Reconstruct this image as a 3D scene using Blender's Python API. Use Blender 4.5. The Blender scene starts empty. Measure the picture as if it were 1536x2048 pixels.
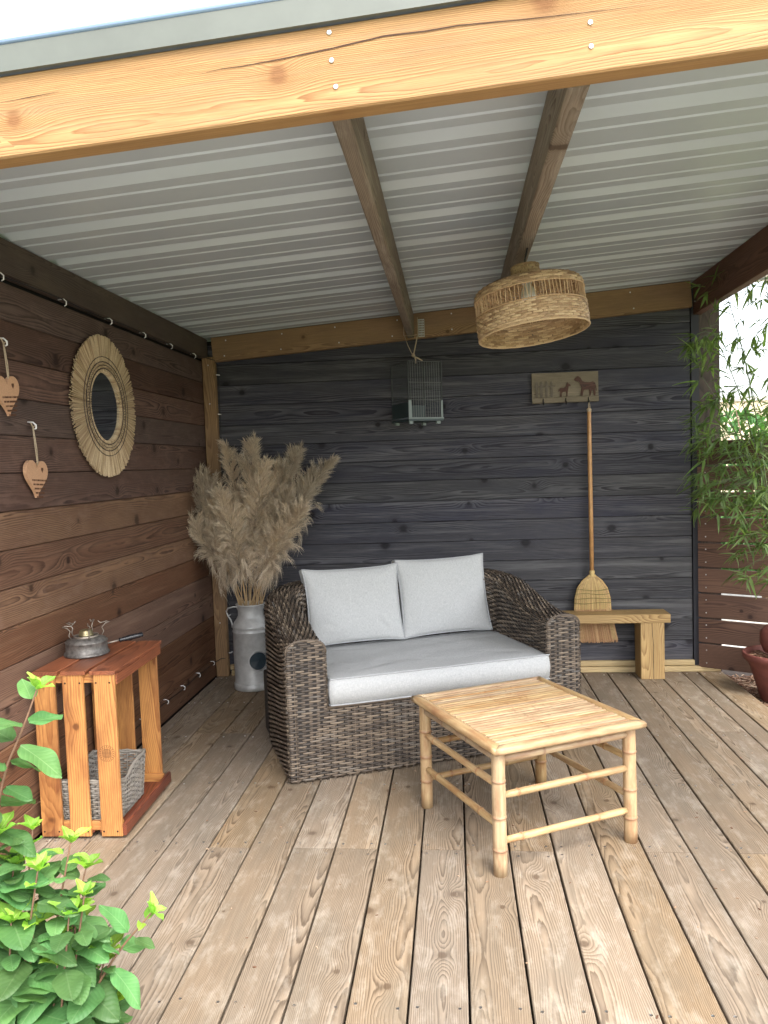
import bpy, math, random
import numpy as np
from mathutils import Vector, Matrix, Euler
random.seed(7); np.random.seed(7)
S = bpy.context.scene
COL = S.collection
PI = math.pi
# ------------------------------------------------------------------ camera
cam_d = bpy.data.cameras.new('camera'); cam = bpy.data.objects.new('camera', cam_d); COL.objects.link(cam)
S.camera = cam
yaw, pit, roll = .0912, .0603, -.0335
fw = Vector((-math.sin(yaw)*math.cos(pit), math.cos(yaw)*math.cos(pit), -math.sin(pit)))
rt = Vector((math.cos(yaw), math.sin(yaw), 0)); up = rt.cross(fw)
r2 = math.cos(roll)*rt + math.sin(roll)*up; u2 = -math.sin(roll)*rt + math.cos(roll)*up
CAM = Vector((1.560, -4.872, 1.322))
cam.matrix_world = Matrix(((r2.x, u2.x, -fw.x, CAM.x), (r2.y, u2.y, -fw.y, CAM.y), (r2.z, u2.z, -fw.z, CAM.z), (0, 0, 0, 1)))
cam_d.sensor_fit = 'VERTICAL'; cam_d.sensor_height = 36; cam_d.lens = 1561.9/2048*36
cam_d.clip_end = 500; cam_d.clip_start = .05
S.render.resolution_x = 768; S.render.resolution_y = 1024
# ------------------------------------------------------------------ world, sun, exposure
W = bpy.data.worlds.new('World'); S.world = W; W.use_nodes = True
wn = W.node_tree.nodes; wl = W.node_tree.links; wn.clear()
SUN_EL, SUN_AZ = math.radians(56), math.radians(148)     # azimuth from +Y clockwise seen from above
sky = wn.new('ShaderNodeTexSky'); sky.sky_type = 'NISHITA'; sky.sun_disc = False
sky.sun_elevation = SUN_EL; sky.sun_rotation = SUN_AZ; sky.dust_density = 4.0; sky.air_density = 1.0
hs = wn.new('ShaderNodeHueSaturation'); hs.inputs['Saturation'].default_value = .32
bg = wn.new('ShaderNodeBackground'); bg.inputs[1].default_value = .15
wo = wn.new('ShaderNodeOutputWorld')
wl.new(sky.outputs[0], hs.inputs['Color']); wl.new(hs.outputs[0], bg.inputs[0]); wl.new(bg.outputs[0], wo.inputs[0])
sd = bpy.data.lights.new('sun', 'SUN'); sd.energy = .5; sd.angle = math.radians(30); sd.color = (1, .95, .87)
sun = bpy.data.objects.new('sun', sd); COL.objects.link(sun)
sdir = Vector((math.sin(SUN_AZ)*math.cos(SUN_EL), math.cos(SUN_AZ)*math.cos(SUN_EL), math.sin(SUN_EL)))
sun.rotation_euler = sdir.to_track_quat('Z', 'Y').to_euler(); sun.location = (2, -8, 8)
S.view_settings.view_transform = 'Standard'; S.view_settings.look = 'None'; S.view_settings.gamma = 1
S.view_settings.use_curve_mapping = False
S.view_settings.exposure = 2.3
S.render.engine = 'CYCLES'
S.cycles.max_bounces = 8; S.cycles.diffuse_bounces = 5; S.cycles.transparent_max_bounces = 12

# ------------------------------------------------------------------ helpers
class NT:
    def __init__(s, name):
        s.m = bpy.data.materials.new(name); s.m.use_nodes = True; s.t = s.m.node_tree; s.t.nodes.clear()
        s.out = s.t.nodes.new('ShaderNodeOutputMaterial'); s.b = s.t.nodes.new('ShaderNodeBsdfPrincipled')
        s.t.links.new(s.b.outputs[0], s.out.inputs[0])
    def n(s, typ, **kw):
        nd = s.t.nodes.new('ShaderNode'+typ)
        for k, v in kw.items(): setattr(nd, k, v)
        return nd
    def set(s, inp, v):
        if isinstance(v, bpy.types.NodeSocket): s.t.links.new(v, inp)
        elif isinstance(v, (tuple, list)) and len(v) == 3 and inp.type == 'RGBA': inp.default_value = (*v, 1)
        else: inp.default_value = v
    def math(s, op, a, b=None, c=None, clamp=False):
        nd = s.n('Math', operation=op, use_clamp=clamp)
        s.set(nd.inputs[0], a)
        if b is not None: s.set(nd.inputs[1], b)
        if c is not None: s.set(nd.inputs[2], c)
        return nd.outputs[0]
    def vm(s, op, a, b=None):
        nd = s.n('VectorMath', operation=op); s.set(nd.inputs[0], a)
        if b is not None: s.set(nd.inputs[1], b)
        return nd.outputs[0]
    def comb(s, x, y, z):
        nd = s.n('CombineXYZ')
        for i, v in enumerate((x, y, z)): s.set(nd.inputs[i], v)
        return nd.outputs[0]
    def sep(s, v):
        nd = s.n('SeparateXYZ'); s.set(nd.inputs[0], v); return nd.outputs
    def noise(s, vec, scale=1, detail=2, rough=.5, out=0):
        nd = s.n('TexNoise'); s.set(nd.inputs['Vector'], vec); nd.inputs['Scale'].default_value = scale
        nd.inputs['Detail'].default_value = detail; nd.inputs['Roughness'].default_value = rough
        return nd.outputs[out]
    def ramp(s, f, stops):
        nd = s.n('ValToRGB'); s.set(nd.inputs[0], f); e = nd.color_ramp.elements
        while len(e) < len(stops): e.new(.5)
        for i, (p, c) in enumerate(stops):
            e[i].position = p; e[i].color = (*c, 1) if len(c) == 3 else c
        return nd.outputs[0]
    def mix(s, f, a, b, blend='MIX'):
        nd = s.n('MixRGB', blend_type=blend); s.set(nd.inputs[0], f); s.set(nd.inputs[1], a); s.set(nd.inputs[2], b)
        return nd.outputs[0]
    def mr(s, v, a, b, c=0, d=1):
        nd = s.n('MapRange'); s.set(nd.inputs[0], v)
        for i, x in enumerate((a, b, c, d)): nd.inputs[i+1].default_value = x
        return nd.outputs[0]
    def bump(s, h, dist=.001, strength=1):
        nd = s.n('Bump'); nd.inputs['Distance'].default_value = dist; nd.inputs['Strength'].default_value = strength
        s.set(nd.inputs['Height'], h); s.t.links.new(nd.outputs[0], s.b.inputs['Normal'])
    def base(s, c, rough=.6, spec=.5, metal=0):
        s.set(s.b.inputs['Base Color'], c); s.set(s.b.inputs['Roughness'], rough)
        s.b.inputs['Specular IOR Level'].default_value = spec; s.b.inputs['Metallic'].default_value = metal
        return s.m
    def obj(s): return s.n('TexCoord').outputs['Object']
    def rnd(s): return s.n('ObjectInfo').outputs['Random']

def wood(name, c1, c2, freq=230, blotch=None, blotch_amt=.5, rough=.7, spec=.3, knots=.55, knotcol=None, var=.15, bump=.0006, contrast=1.0, fibre=.16, grey=None, pith=.16, swirl=.016, huevar=.0, wander=1., knotsize=1., greyscale=(9., 20., 20.), greyamt=.45):
    g = NT(name); P = g.obj(); R = g.rnd()
    seed = g.comb(g.math('MULTIPLY', R, 37.), g.math('MULTIPLY', R, 91.), g.math('MULTIPLY', R, 53.))
    x, y, z = g.sep(P)
    nA = g.noise(g.vm('ADD', g.vm('MULTIPLY', P, (.9, 4., 4.)), seed), 1, 2, .5, 1)
    nAs = g.sep(g.vm('MULTIPLY', g.vm('SUBTRACT', nA, (.5, .5, .5)), (.16*wander,)*3))
    nB = g.noise(g.vm('ADD', g.vm('MULTIPLY', P, (5., 34., 34.)), seed), 1, 3, .55)
    yy = g.math('ADD', g.math('ADD', y, nAs[0]), g.math('MULTIPLY', g.math('SUBTRACT', R, .5), pith))
    zz = g.math('ADD', g.math('SUBTRACT', z, g.math('ADD', .018, g.math('MULTIPLY', g.math('FRACT', g.math('MULTIPLY', R, 7.31)), .05))), nAs[1])
    r = g.math('SQRT', g.math('ADD', g.math('MULTIPLY', yy, yy), g.math('MULTIPLY', zz, zz)))
    r = g.math('ADD', r, g.math('MULTIPLY', nB, .007))
    # knots
    kx, ky = 2.1, 5.2
    kv = g.vm('ADD', g.comb(g.math('MULTIPLY', x, kx), g.math('MULTIPLY', y, ky), 0.), seed)
    vo = g.n('TexVoronoi', voronoi_dimensions='2D'); g.set(vo.inputs['Vector'], kv); vo.inputs['Scale'].default_value = 1
    dl = g.sep(g.vm('SUBTRACT', kv, vo.outputs['Position']))
    dx = g.math('DIVIDE', dl[0], kx); dy = g.math('DIVIDE', dl[1], ky)
    vc = g.sep(vo.outputs['Color'])
    on = g.math('LESS_THAN', vc[0], knots)
    q = g.math('ADD', g.math('MULTIPLY', g.math('MULTIPLY', dx, dx), 260.), g.math('MULTIPLY', g.math('MULTIPLY', dy, dy), 1100.))
    sw = g.math('MULTIPLY', g.math('EXPONENT', g.math('MULTIPLY', q, -1.)), on)
    r = g.math('ADD', r, g.math('MULTIPLY', sw, swirl))
    dk = g.math('SQRT', g.math('ADD', g.math('MULTIPLY', dx, dx), g.math('MULTIPLY', g.math('MULTIPLY', dy, dy), 1.0)))
    ks = g.math('ADD', .006*knotsize, g.math('MULTIPLY', vc[1], .011*knotsize))
    core = g.math('MULTIPLY', g.mr(g.math('DIVIDE', g.math('ADD', dk, g.math('MULTIPLY', g.math('SUBTRACT', nB, .5), .030)), ks), .6, 1.3, 1, 0), on)
    ring = g.math('FRACT', g.math('MULTIPLY', r, freq))
    prof = g.math('POWER', ring, 1.8)
    prof = g.math('MULTIPLY', prof, g.mr(ring, .9, 1., 1, 0))
    fib = g.noise(g.vm('ADD', g.vm('MULTIPLY', P, (7., 260., 260.)), seed), 1, 2, .6)
    big = g.noise(g.vm('ADD', g.vm('MULTIPLY', P, (1.4, 7., 7.)), seed), 1, 4, .6)
    col = g.mix(g.math('MULTIPLY', g.math('MULTIPLY', prof, 1.7*contrast), g.mr(big, .3, .7, .5, 1.), clamp=True), c1, c2)
    if blotch:
        b2 = g.noise(g.vm('ADD', g.vm('MULTIPLY', P, (2.6, 9., 9.)), g.vm('MULTIPLY', seed, (1.7, 1.7, 1.7))), 1, 5, .65)
        col = g.mix(g.mr(b2, .42, .68, 0, blotch_amt), col, blotch)
    if grey:
        b3 = g.noise(g.vm('ADD', g.vm('MULTIPLY', P, greyscale), seed), 1, 5, .7)
        col = g.mix(g.mr(b3, .50, .72, 0, greyamt), col, grey)
    kc = knotcol or tuple(c*.38 for c in c2)
    col = g.mix(g.math('MULTIPLY', core, .9), col, kc)
    halo = g.math('MULTIPLY', g.math('MULTIPLY', g.mr(g.math('DIVIDE', dk, ks), 1., 2.6, 1, 0), on), .38)
    col = g.mix(halo, col, c2)
    v = g.math('MULTIPLY', g.mr(fib, .25, .75, 1-fibre, 1+fibre), g.math('ADD', 1-var, g.math('MULTIPLY', g.math('FRACT', g.math('MULTIPLY', R, 13.7)), 2*var)))
    hv = g.n('HueSaturation'); g.set(hv.inputs['Color'], col); g.set(hv.inputs['Value'], v)
    if huevar:
        g.set(hv.inputs['Saturation'], g.math('ADD', 1-huevar, g.math('MULTIPLY', g.math('FRACT', g.math('MULTIPLY', R, 29.3)), 2*huevar)))
    h = g.math('SUBTRACT', g.math('ADD', g.math('MULTIPLY', prof, .6), g.math('MULTIPLY', fib, .7)), g.math('MULTIPLY', core, .6))
    g.bump(h, bump)
    return g.base(hv.outputs[0], g.mr(big, .3, .7, rough-.08, rough+.08), spec)

def plain(name, c, rough=.5, metal=0, spec=.5, nscale=0, namt=.2, bump=0, col2=None, var=0):
    g = NT(name); cc = c
    if nscale:
        nn = g.noise(g.obj(), nscale, 4, .6)
        cc = g.mix(g.mr(nn, .3, .7, 0, 1), tuple(x*(1-namt) for x in c), col2 or tuple(min(1, x*(1+namt)) for x in c))
        if bump: g.bump(nn, bump)
    if var:
        geo = g.n('NewGeometry'); hv = g.n('HueSaturation'); g.set(hv.inputs['Color'], cc)
        g.set(hv.inputs['Value'], g.math('ADD', 1-var, g.math('MULTIPLY', geo.outputs['Random Per Island'], 2*var))); cc = hv.outputs[0]
    return g.base(cc, rough, spec, metal)

def strandmat(name, cols, rough=.5, spec=.4):
    g = NT(name); geo = g.n('NewGeometry')
    st = [(i/(len(cols)-1), c) for i, c in enumerate(cols)]
    c = g.ramp(geo.outputs['Random Per Island'], st)
    nn = g.noise(g.obj(), 300, 2); c = g.mix(g.mr(nn, .3, .7, 0, .35), c, tuple(x*.55 for x in cols[0]))
    return g.base(c, rough, spec)

def mesh(name, v, f, mat=None, parent=None, smooth=False, mats=None, fm=None):
    me = bpy.data.meshes.new(name); me.from_pydata([tuple(p) for p in v], [], [tuple(q) for q in f])
    if mat: me.materials.append(mat)
    if smooth: me.polygons.foreach_set('use_smooth', [True]*len(me.polygons))
    me.update()
    o = bpy.data.objects.new(name, me); COL.objects.link(o)
    if parent: o.parent = parent
    return o
def meshnp(name, V, F, mat, parent=None, smooth=True):
    V = np.asarray(V, dtype=np.float32).reshape(-1, 3); F = np.asarray(F, dtype=np.int32).reshape(-1, 4)
    me = bpy.data.meshes.new(name); me.vertices.add(len(V)); me.vertices.foreach_set('co', V.ravel())
    me.loops.add(F.size); me.polygons.add(len(F)); me.loops.foreach_set('vertex_index', F.ravel())
    me.polygons.foreach_set('loop_start', np.arange(0, F.size, 4, dtype=np.int32)); me.polygons.foreach_set('loop_total', np.full(len(F), 4, dtype=np.int32))
    me.polygons.foreach_set('use_smooth', [smooth]*len(F)); me.update(calc_edges=True); me.validate()
    me.materials.append(mat)
    o = bpy.data.objects.new(name, me); COL.objects.link(o)
    if parent: o.parent = parent
    return o
class MB:
    def __init__(s): s.v = []; s.f = []
    def add(s, v, f):
        k = len(s.v); s.v += [tuple(p) for p in v]; s.f += [tuple(i+k for i in q) for q in f]
    def box(s, lo, hi, M=None):
        v = [Vector((x, y, z)) for x in (lo[0], hi[0]) for y in (lo[1], hi[1]) for z in (lo[2], hi[2])]
        if M: v = [M @ p for p in v]
        s.add(v, [(0, 1, 3, 2), (4, 6, 7, 5), (0, 4, 5, 1), (2, 3, 7, 6), (0, 2, 6, 4), (1, 5, 7, 3)])
    def tube(s, pts, r, n=8, cap=True):
        pts = [Vector(p) for p in pts]; k = len(pts); rr = r if isinstance(r, (list, tuple)) else [r]*k
        t0 = (pts[1]-pts[0]).normalized(); a = t0.orthogonal().normalized(); V = []
        for i, p in enumerate(pts):
            t = (pts[min(i+1, k-1)]-pts[max(i-1, 0)])
            if t.length < 1e-9: t = t0
            t = t.normalized(); a = (a - t*a.dot(t)).normalized(); b = t.cross(a)
            V += [p + (a*math.cos(2*PI*j/n) + b*math.sin(2*PI*j/n))*rr[i] for j in range(n)]
        F = [(i*n+j, i*n+(j+1) % n, (i+1)*n+(j+1) % n, (i+1)*n+j) for i in range(k-1) for j in range(n)]
        if cap: F += [tuple(range(n-1, -1, -1)), tuple((k-1)*n+j for j in range(n))]
        s.add(V, F)
    def lathe(s, prof, n=32, M=None, cap=True):
        V = []; F = []; k = len(prof)
        for r, z in prof: V += [Vector((r*math.cos(2*PI*j/n), r*math.sin(2*PI*j/n), z)) for j in range(n)]
        if M: V = [M @ p for p in V]
        F = [(i*n+j, i*n+(j+1) % n, (i+1)*n+(j+1) % n, (i+1)*n+j) for i in range(k-1) for j in range(n)]
        if cap: F += [tuple(range(n-1, -1, -1)), tuple((k-1)*n+j for j in range(n))]
        s.add(V, F)
    def prism(s, poly, a, b, M=None):
        n = len(poly); V = [Vector((p[0], p[1], a)) for p in poly]+[Vector((p[0], p[1], b)) for p in poly]
        if M: V = [M @ p for p in V]
        s.add(V, [tuple(range(n-1, -1, -1)), tuple(range(n, 2*n))]+[(i, (i+1) % n, n+(i+1) % n, n+i) for i in range(n)])
    def build(s, name, mat, parent=None, smooth=False): return mesh(name, s.v, s.f, mat, parent, smooth)
def tag(o, label=None, cat=None, group=None, kind=None):
    if label: o['label'] = label
    if cat: o['category'] = cat
    if group: o['group'] = group
    if kind: o['kind'] = kind
    return o
def thing(name, label, cat, loc=(0, 0, 0), rz=0, group=None, kind=None):
    o = bpy.data.objects.new(name, None); COL.objects.link(o); o.location = loc; o.rotation_euler = (0, 0, rz)
    o.empty_display_size = .1
    return tag(o, label, cat, group, kind)
_tm = {}
def timber_mesh(L, Wd, T, ch, mat, name):
    key = (round(L, 4), round(Wd, 4), round(T, 4), ch, mat.name)
    if key in _tm: return _tm[key]
    a, b = Wd/2, T/2
    sec = [(-a+ch, -b), (a-ch, -b), (a, -b+ch), (a, b-ch), (a-ch, b), (-a+ch, b), (-a, b-ch), (-a, -b+ch)]
    V = [(x, p[0], p[1]) for x in (-L/2, L/2) for p in sec]
    F = [tuple(range(7, -1, -1)), tuple(range(8, 16))]+[(i, (i+1) % 8, 8+(i+1) % 8, 8+i) for i in range(8)]
    me = bpy.data.meshes.new(name); me.from_pydata(V, [], F); me.materials.append(mat); me.update()
    _tm[key] = me; return me
def timber(name, p0, p1, Wd, T, mat, parent=None, wdir=(0, 0, 1), ch=.003):
    """straight timber between two points; wide face spans wdir; local X runs along it"""
    p0 = Vector(p0); p1 = Vector(p1); x = (p1-p0); L = x.length; x.normalize()
    y = Vector(wdir); y = (y-x*y.dot(x)).normalized(); z = x.cross(y)
    o = bpy.data.objects.new(name, timber_mesh(L, Wd, T, ch, mat, name)); COL.objects.link(o)
    c = (p0+p1)/2
    o.matrix_local = Matrix(((x.x, y.x, z.x, c.x), (x.y, y.y, z.y, c.y), (x.z, y.z, z.z, c.z), (0, 0, 0, 1)))
    if parent: o.parent = parent
    return o
def weave(P, segs, t, eps=1e-3):
    """segs: array (n,4) uc, hu, vc, hv ; P maps arrays u,v to (n,3) ; returns V,F"""
    segs = np.asarray(segs); uc, hu, vc, hv = segs.T
    a = np.array([-1, -.6, 0, .6, 1.]); hh = np.array([-.7, .6, 1., .6, -.7]); b = np.array([-1, 0, 1.]); bh = np.array([-.55, 0, -.55])
    U = (uc[:, None, None]+hu[:, None, None]*a[None, :, None]+0*b[None, None, :]).ravel()
    Vv = (vc[:, None, None]+hv[:, None, None]*b[None, None, :]+0*a[None, :, None]).ravel()
    H = (np.ones(len(uc))[:, None, None]*(hh[None, :, None]+bh[None, None, :])).ravel()*t
    p = P(U, Vv); du = P(U+eps, Vv)-P(U-eps, Vv); dv = P(U, Vv+eps)-P(U, Vv-eps)
    N = np.cross(du, dv); N /= (np.linalg.norm(N, axis=1)[:, None]+1e-12)
    X = p+N*H[:, None]
    n = len(uc); k = np.arange(n)*15
    F = []
    for i in range(4):
        for j in range(2): F.append(np.stack([k+i*3+j, k+(i+1)*3+j, k+(i+1)*3+j+1, k+i*3+j+1], 1))
    return X, np.concatenate(F)
def rows(u0, u1, vs, hv, du, jit=0.0, over=1.0):
    out = []
    n = int(round((u1-u0)/du)); du = (u1-u0)/n
    for j, v in enumerate(vs):
        for i in range(-1, n+1):
            if (i+j) % 2: continue
            c = u0+i*du+du/2; a = max(u0, c-du*over); b = min(u1, c+du*over)
            if b-a < du*.4: continue
            jj = random.uniform(-jit, jit)
            out.append(((a+b)/2, (b-a)/2, v+jj*hv, hv))
    return out
def flat_text_lines(mb, cx, cz, w, n, h, M, seed=0):
    rr = random.Random(seed)
    for i in range(n):
        z = cz-i*h; ww = w*(1-.14*i); xx = -ww/2
        while xx < ww/2:
            l = rr.uniform(.0025, .006)
            mb.box((cx+xx, z-h*.22, 0), (cx+xx+l, z+h*.2, .0006), M); xx += l+rr.choice((.0012, .0012, .003))

# ------------------------------------------------------------------ materials
DECK = wood('deck_wood', (.275, .208, .142), (.120, .085, .055), 230, blotch=(.175, .145, .108), blotch_amt=.6, rough=.75, spec=.25, knots=.5, knotcol=(.10, .065, .04), var=.15, wander=.75, grey=(.42, .37, .30), contrast=1.0, swirl=.022, huevar=.18)
LWALL3 = wood('warm_brown_stained_wood', (.180, .100, .064), (.055, .029, .020), 165, blotch=(.13, .066, .042), blotch_amt=.8, rough=.62, spec=.25, knots=.7, knotcol=(.018, .010, .008), var=.18, contrast=1.1, huevar=.15, swirl=.02, wander=.55, knotsize=1.5, grey=(.24, .15, .10), greyscale=(1.6, 26., 26.))
LWALL = wood('brown_stained_wood', (.140, .090, .072), (.045, .028, .025), 165, blotch=(.095, .055, .043), blotch_amt=.8, rough=.62, spec=.25, knots=.7, knotcol=(.018, .010, .008), var=.26, contrast=1.1, huevar=.2, swirl=.02, wander=.55, knotsize=1.5, grey=(.19, .12, .095), bump=.0012)
LWALL2 = wood('lighter_brown_wood', (.23, .138, .086), (.08, .045, .030), 165, blotch=(.14, .078, .052), blotch_amt=.7, rough=.6, spec=.25, knots=.7, var=.1, contrast=1.0, huevar=.1, swirl=.02, wander=.55, knotsize=1.5, grey=(.24, .16, .12), bump=.0012)
BWALL = wood('charcoal_stained_wood', (.088, .087, .098), (.022, .021, .028), 140, blotch=(.038, .039, .054), blotch_amt=.85, rough=.6, spec=.25, knots=.62, knotcol=(.006, .005, .006), var=.2, contrast=1.45, huevar=.5, swirl=.024, wander=.55, knotsize=1.7, grey=(.165, .165, .172), greyscale=(1.3, 30., 30.), greyamt=.6, bump=.0012)
LARCH = wood('yellow_larch_wood', (.40, .240, .105), (.235, .115, .045), 300, blotch=(.30, .165, .075), blotch_amt=.7, rough=.65, spec=.2, knots=.75, knotcol=(.20, .09, .04), var=.03, contrast=1.0, swirl=.02, wander=.3, knotsize=1.6, bump=.0009, grey=(.27, .185, .105), greyscale=(1.6, 22., 22.), greyamt=.55)
RAFT = wood('weathered_rafter_wood', (.25, .200, .155), (.12, .088, .065), 190, blotch=(.16, .125, .10), blotch_amt=.7, rough=.75, spec=.2, knots=.45, knotcol=(.05, .03, .02), var=.08, swirl=.03, grey=(.36, .32, .27), greyscale=(3., 26., 26.), greyamt=.6)
RBEAM = wood('tan_beam_wood', (.30, .19, .095), (.16, .09, .045), 190, blotch=(.19, .12, .07), blotch_amt=.6, rough=.65, spec=.3, knots=.3, var=.05)
DARKB = wood('dark_rail_wood', (.085, .062, .05), (.038, .026, .022), 190, blotch=(.12, .09, .065), blotch_amt=.5, rough=.6, knots=.3, var=.08)
REDB = wood('red_brown_beam_wood', (.16, .075, .045), (.07, .03, .02), 190, blotch=(.10, .05, .035), blotch_amt=.5, rough=.6, knots=.3, var=.05)
FENCE = wood('red_brown_fence_wood', (.165, .092, .062), (.06, .032, .024), 150, blotch=(.11, .062, .048), blotch_amt=.6, rough=.6, knots=.5, var=.25, contrast=1., wander=.7)
PINE = wood('treated_pine_wood', (.50, .34, .15), (.24, .135, .05), 200, blotch=(.36, .25, .12), blotch_amt=.6, rough=.65, knots=.3, var=.08, contrast=.95)
SILLW = wood('pale_pine_wood', (.56, .44, .24), (.34, .23, .11), 200, blotch=(.46, .38, .22), blotch_amt=.5, rough=.65, knots=.2, var=.06)
CRATE = wood('orange_varnished_wood', (.56, .275, .090), (.28, .105, .032), 140, blotch=(.15, .045, .020), blotch_amt=.85, rough=.38, spec=.5, knots=.8, knotsize=1.7, knotcol=(.04, .012, .008), var=.12, contrast=.8)
CRATET = wood('reddish_crate_top_wood', (.34, .12, .055), (.17, .05, .025), 130, blotch=(.10, .035, .02), blotch_amt=.8, rough=.36, spec=.5, knots=.6, knotsize=1.5, var=.1)
CRATED = wood('dark_red_crate_wood', (.22, .060, .028), (.08, .022, .014), 150, blotch=(.035, .014, .012), blotch_amt=.8, rough=.42, spec=.5, knots=.2, var=.1)
HEARTW = wood('pale_plywood', (.55, .33, .20), (.42, .24, .14), 300, rough=.6, knots=0, var=.05, contrast=.6)
RACKW = wood('grey_rack_wood', (.26, .22, .16), (.12, .095, .065), 160, blotch=(.15, .13, .09), rough=.7, knots=.2, var=.05)
HORSEW = wood('dark_carved_wood', (.10, .042, .028), (.035, .014, .01), 300, rough=.45, knots=0, var=.03)
HANDLEW = plain('honey_handle_wood', (.50, .27, .11), .4, nscale=40, namt=.15)
BLACK = plain('deep_shadow_backing', (.012, .011, .012), .9)
SCREW = plain('zinc_screw', (.62, .62, .62), .35, metal=1)
g = NT('painted_roof_metal'); P = g.obj()
nn = g.noise(P, 3, 4, .6)
ROOF = g.base(g.mix(nn, (.45, .495, .525), (.48, .525, .55)), .27, .7)
GUT = plain('grey_green_flashing', (.115, .125, .108), .4, nscale=8, namt=.08)
GALV = plain('galvanised_steel', (.50, .505, .495), .48, metal=.25, nscale=14, namt=.25, bump=.0006)
GALVL = plain('pale_steel_wire', (.58, .59, .60), .35, metal=.8)
WHITE = plain('white_plastic', (.8, .8, .8), .4)
g = NT('linen_fabric'); P = g.obj()
n1 = g.noise(g.vm('MULTIPLY', P, (90, 900, 900)), 1, 2, .6); n2 = g.noise(g.vm('MULTIPLY', P, (900, 90, 90)), 1, 2, .6); n3 = g.noise(P, 5, 3)
nf = g.math('ADD', g.math('MULTIPLY', n1, .5), g.math('MULTIPLY', n2, .5))
g.bump(nf, .0008)
LINEN = g.base(g.mix(g.mr(nf, .35, .65, 0, 1), (.32, .33, .335), (.52, .525, .52)), .9, .15)
PIPING = plain('linen_piping', (.36, .37, .38), .9, spec=.15, nscale=300, namt=.2)
g = NT('synthetic_rattan'); geo = g.n('NewGeometry')
c = g.ramp(geo.outputs['Random Per Island'], [(0, (.036, .028, .022)), (.35, (.080, .060, .044)), (.65, (.140, .105, .075)), (.85, (.245, .19, .135)), (1, (.12, .11, .10))])
st = g.noise(g.vm('MULTIPLY', g.obj(), (60, 60, 1400)), 1, 2)
RATTAN = g.base(g.mix(g.mr(st, .35, .65, 0, .5), c, (.07, .055, .045)), .48, .4)
RATDARK = plain('rattan_underlay', (.02, .016, .013), .8)
STRAW = strandmat('woven_seagrass', [(.27, .165, .09), (.46, .30, .16), (.66, .48, .28), (.38, .25, .14)], .55)
STRAW2 = strandmat('mirror_straw', [(.38, .27, .15), (.55, .42, .26), (.66, .52, .34), (.33, .22, .13)], .6)
BROOMS = strandmat('broom_straw', [(.42, .27, .10), (.62, .45, .19), (.70, .52, .22), (.48, .26, .12)], .6)
BROOMT = strandmat('broom_tip_straw', [(.34, .17, .08), (.52, .30, .15), (.60, .40, .20), (.40, .2, .1)], .65)
WICKG = strandmat('grey_willow', [(.16, .145, .125), (.27, .25, .22), (.36, .33, .29), (.22, .19, .15)], .6)
STITCH = plain('dark_thread', (.03, .025, .03), .8)
TWINE = plain('jute_twine', (.45, .36, .25), .8, nscale=200, namt=.25)
g = NT('pampas_fluff'); geo = g.n('NewGeometry'); P = g.obj(); R = g.rnd()
c = g.ramp(geo.outputs['Random Per Island'], [(0, (.55, .46, .34)), (.5, (.80, .70, .54)), (1, (.90, .82, .68))])
nn = g.noise(g.vm('ADD', P, g.comb(g.math('MULTIPLY', R, 20.), R, R)), 14, 3, .6)
c = g.mix(g.mr(nn, .40, .62, 0, .3), c, (.48, .38, .30))
hv = g.n('HueSaturation'); g.set(hv.inputs['Color'], c); g.set(hv.inputs['Value'], g.math('ADD', .8, g.math('MULTIPLY', R, .4)))
PLUMEM = g.base(hv.outputs[0], .9, .05)
tr = g.n('BsdfTranslucent'); g.set(tr.inputs[0], hv.outputs[0]); ms = g.n('MixShader'); ms.inputs[0].default_value = .45
g.t.links.new(g.b.outputs[0], ms.inputs[1]); g.t.links.new(tr.outputs[0], ms.inputs[2]); g.t.links.new(ms.outputs[0], g.out.inputs[0])
STALK = strandmat('pampas_stalk', [(.48, .33, .16), (.60, .44, .22), (.52, .36, .2), (.42, .30, .14)], .5)
g = NT('bamboo_cane'); P = g.obj(); R = g.rnd()
at = g.n('Attribute', attribute_name='node_ring')
f = g.noise(g.vm('ADD', g.vm('MULTIPLY', P, (6, 90, 90)), g.comb(g.math('MULTIPLY', R, 50.), R, R)), 1, 3, .6)
f2 = g.noise(g.vm('ADD', g.vm('MULTIPLY', P, (9, 30, 30)), g.comb(g.math('MULTIPLY', R, 80.), R, R)), 1, 4, .65)
c = g.mix(g.mr(f, .35, .65, 0, 1), (.35, .235, .125), (.48, .35, .20))
c = g.mix(g.mr(f2, .46, .66, 0, .8), c, (.30, .165, .085))
c = g.mix(g.math('MULTIPLY', at.outputs['Fac'], .7), c, (.24, .12, .065))
hv = g.n('HueSaturation'); g.set(hv.inputs['Color'], c); g.set(hv.inputs['Value'], g.math('ADD', .80, g.math('MULTIPLY', R, .32))); g.set(hv.inputs['Saturation'], g.math('ADD', .85, g.math('MULTIPLY', g.math('FRACT', g.math('MULTIPLY', R, 17.)), .3)))
g.bump(f, .0004)
BAMB = g.base(hv.outputs[0], .42, .4)
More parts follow.
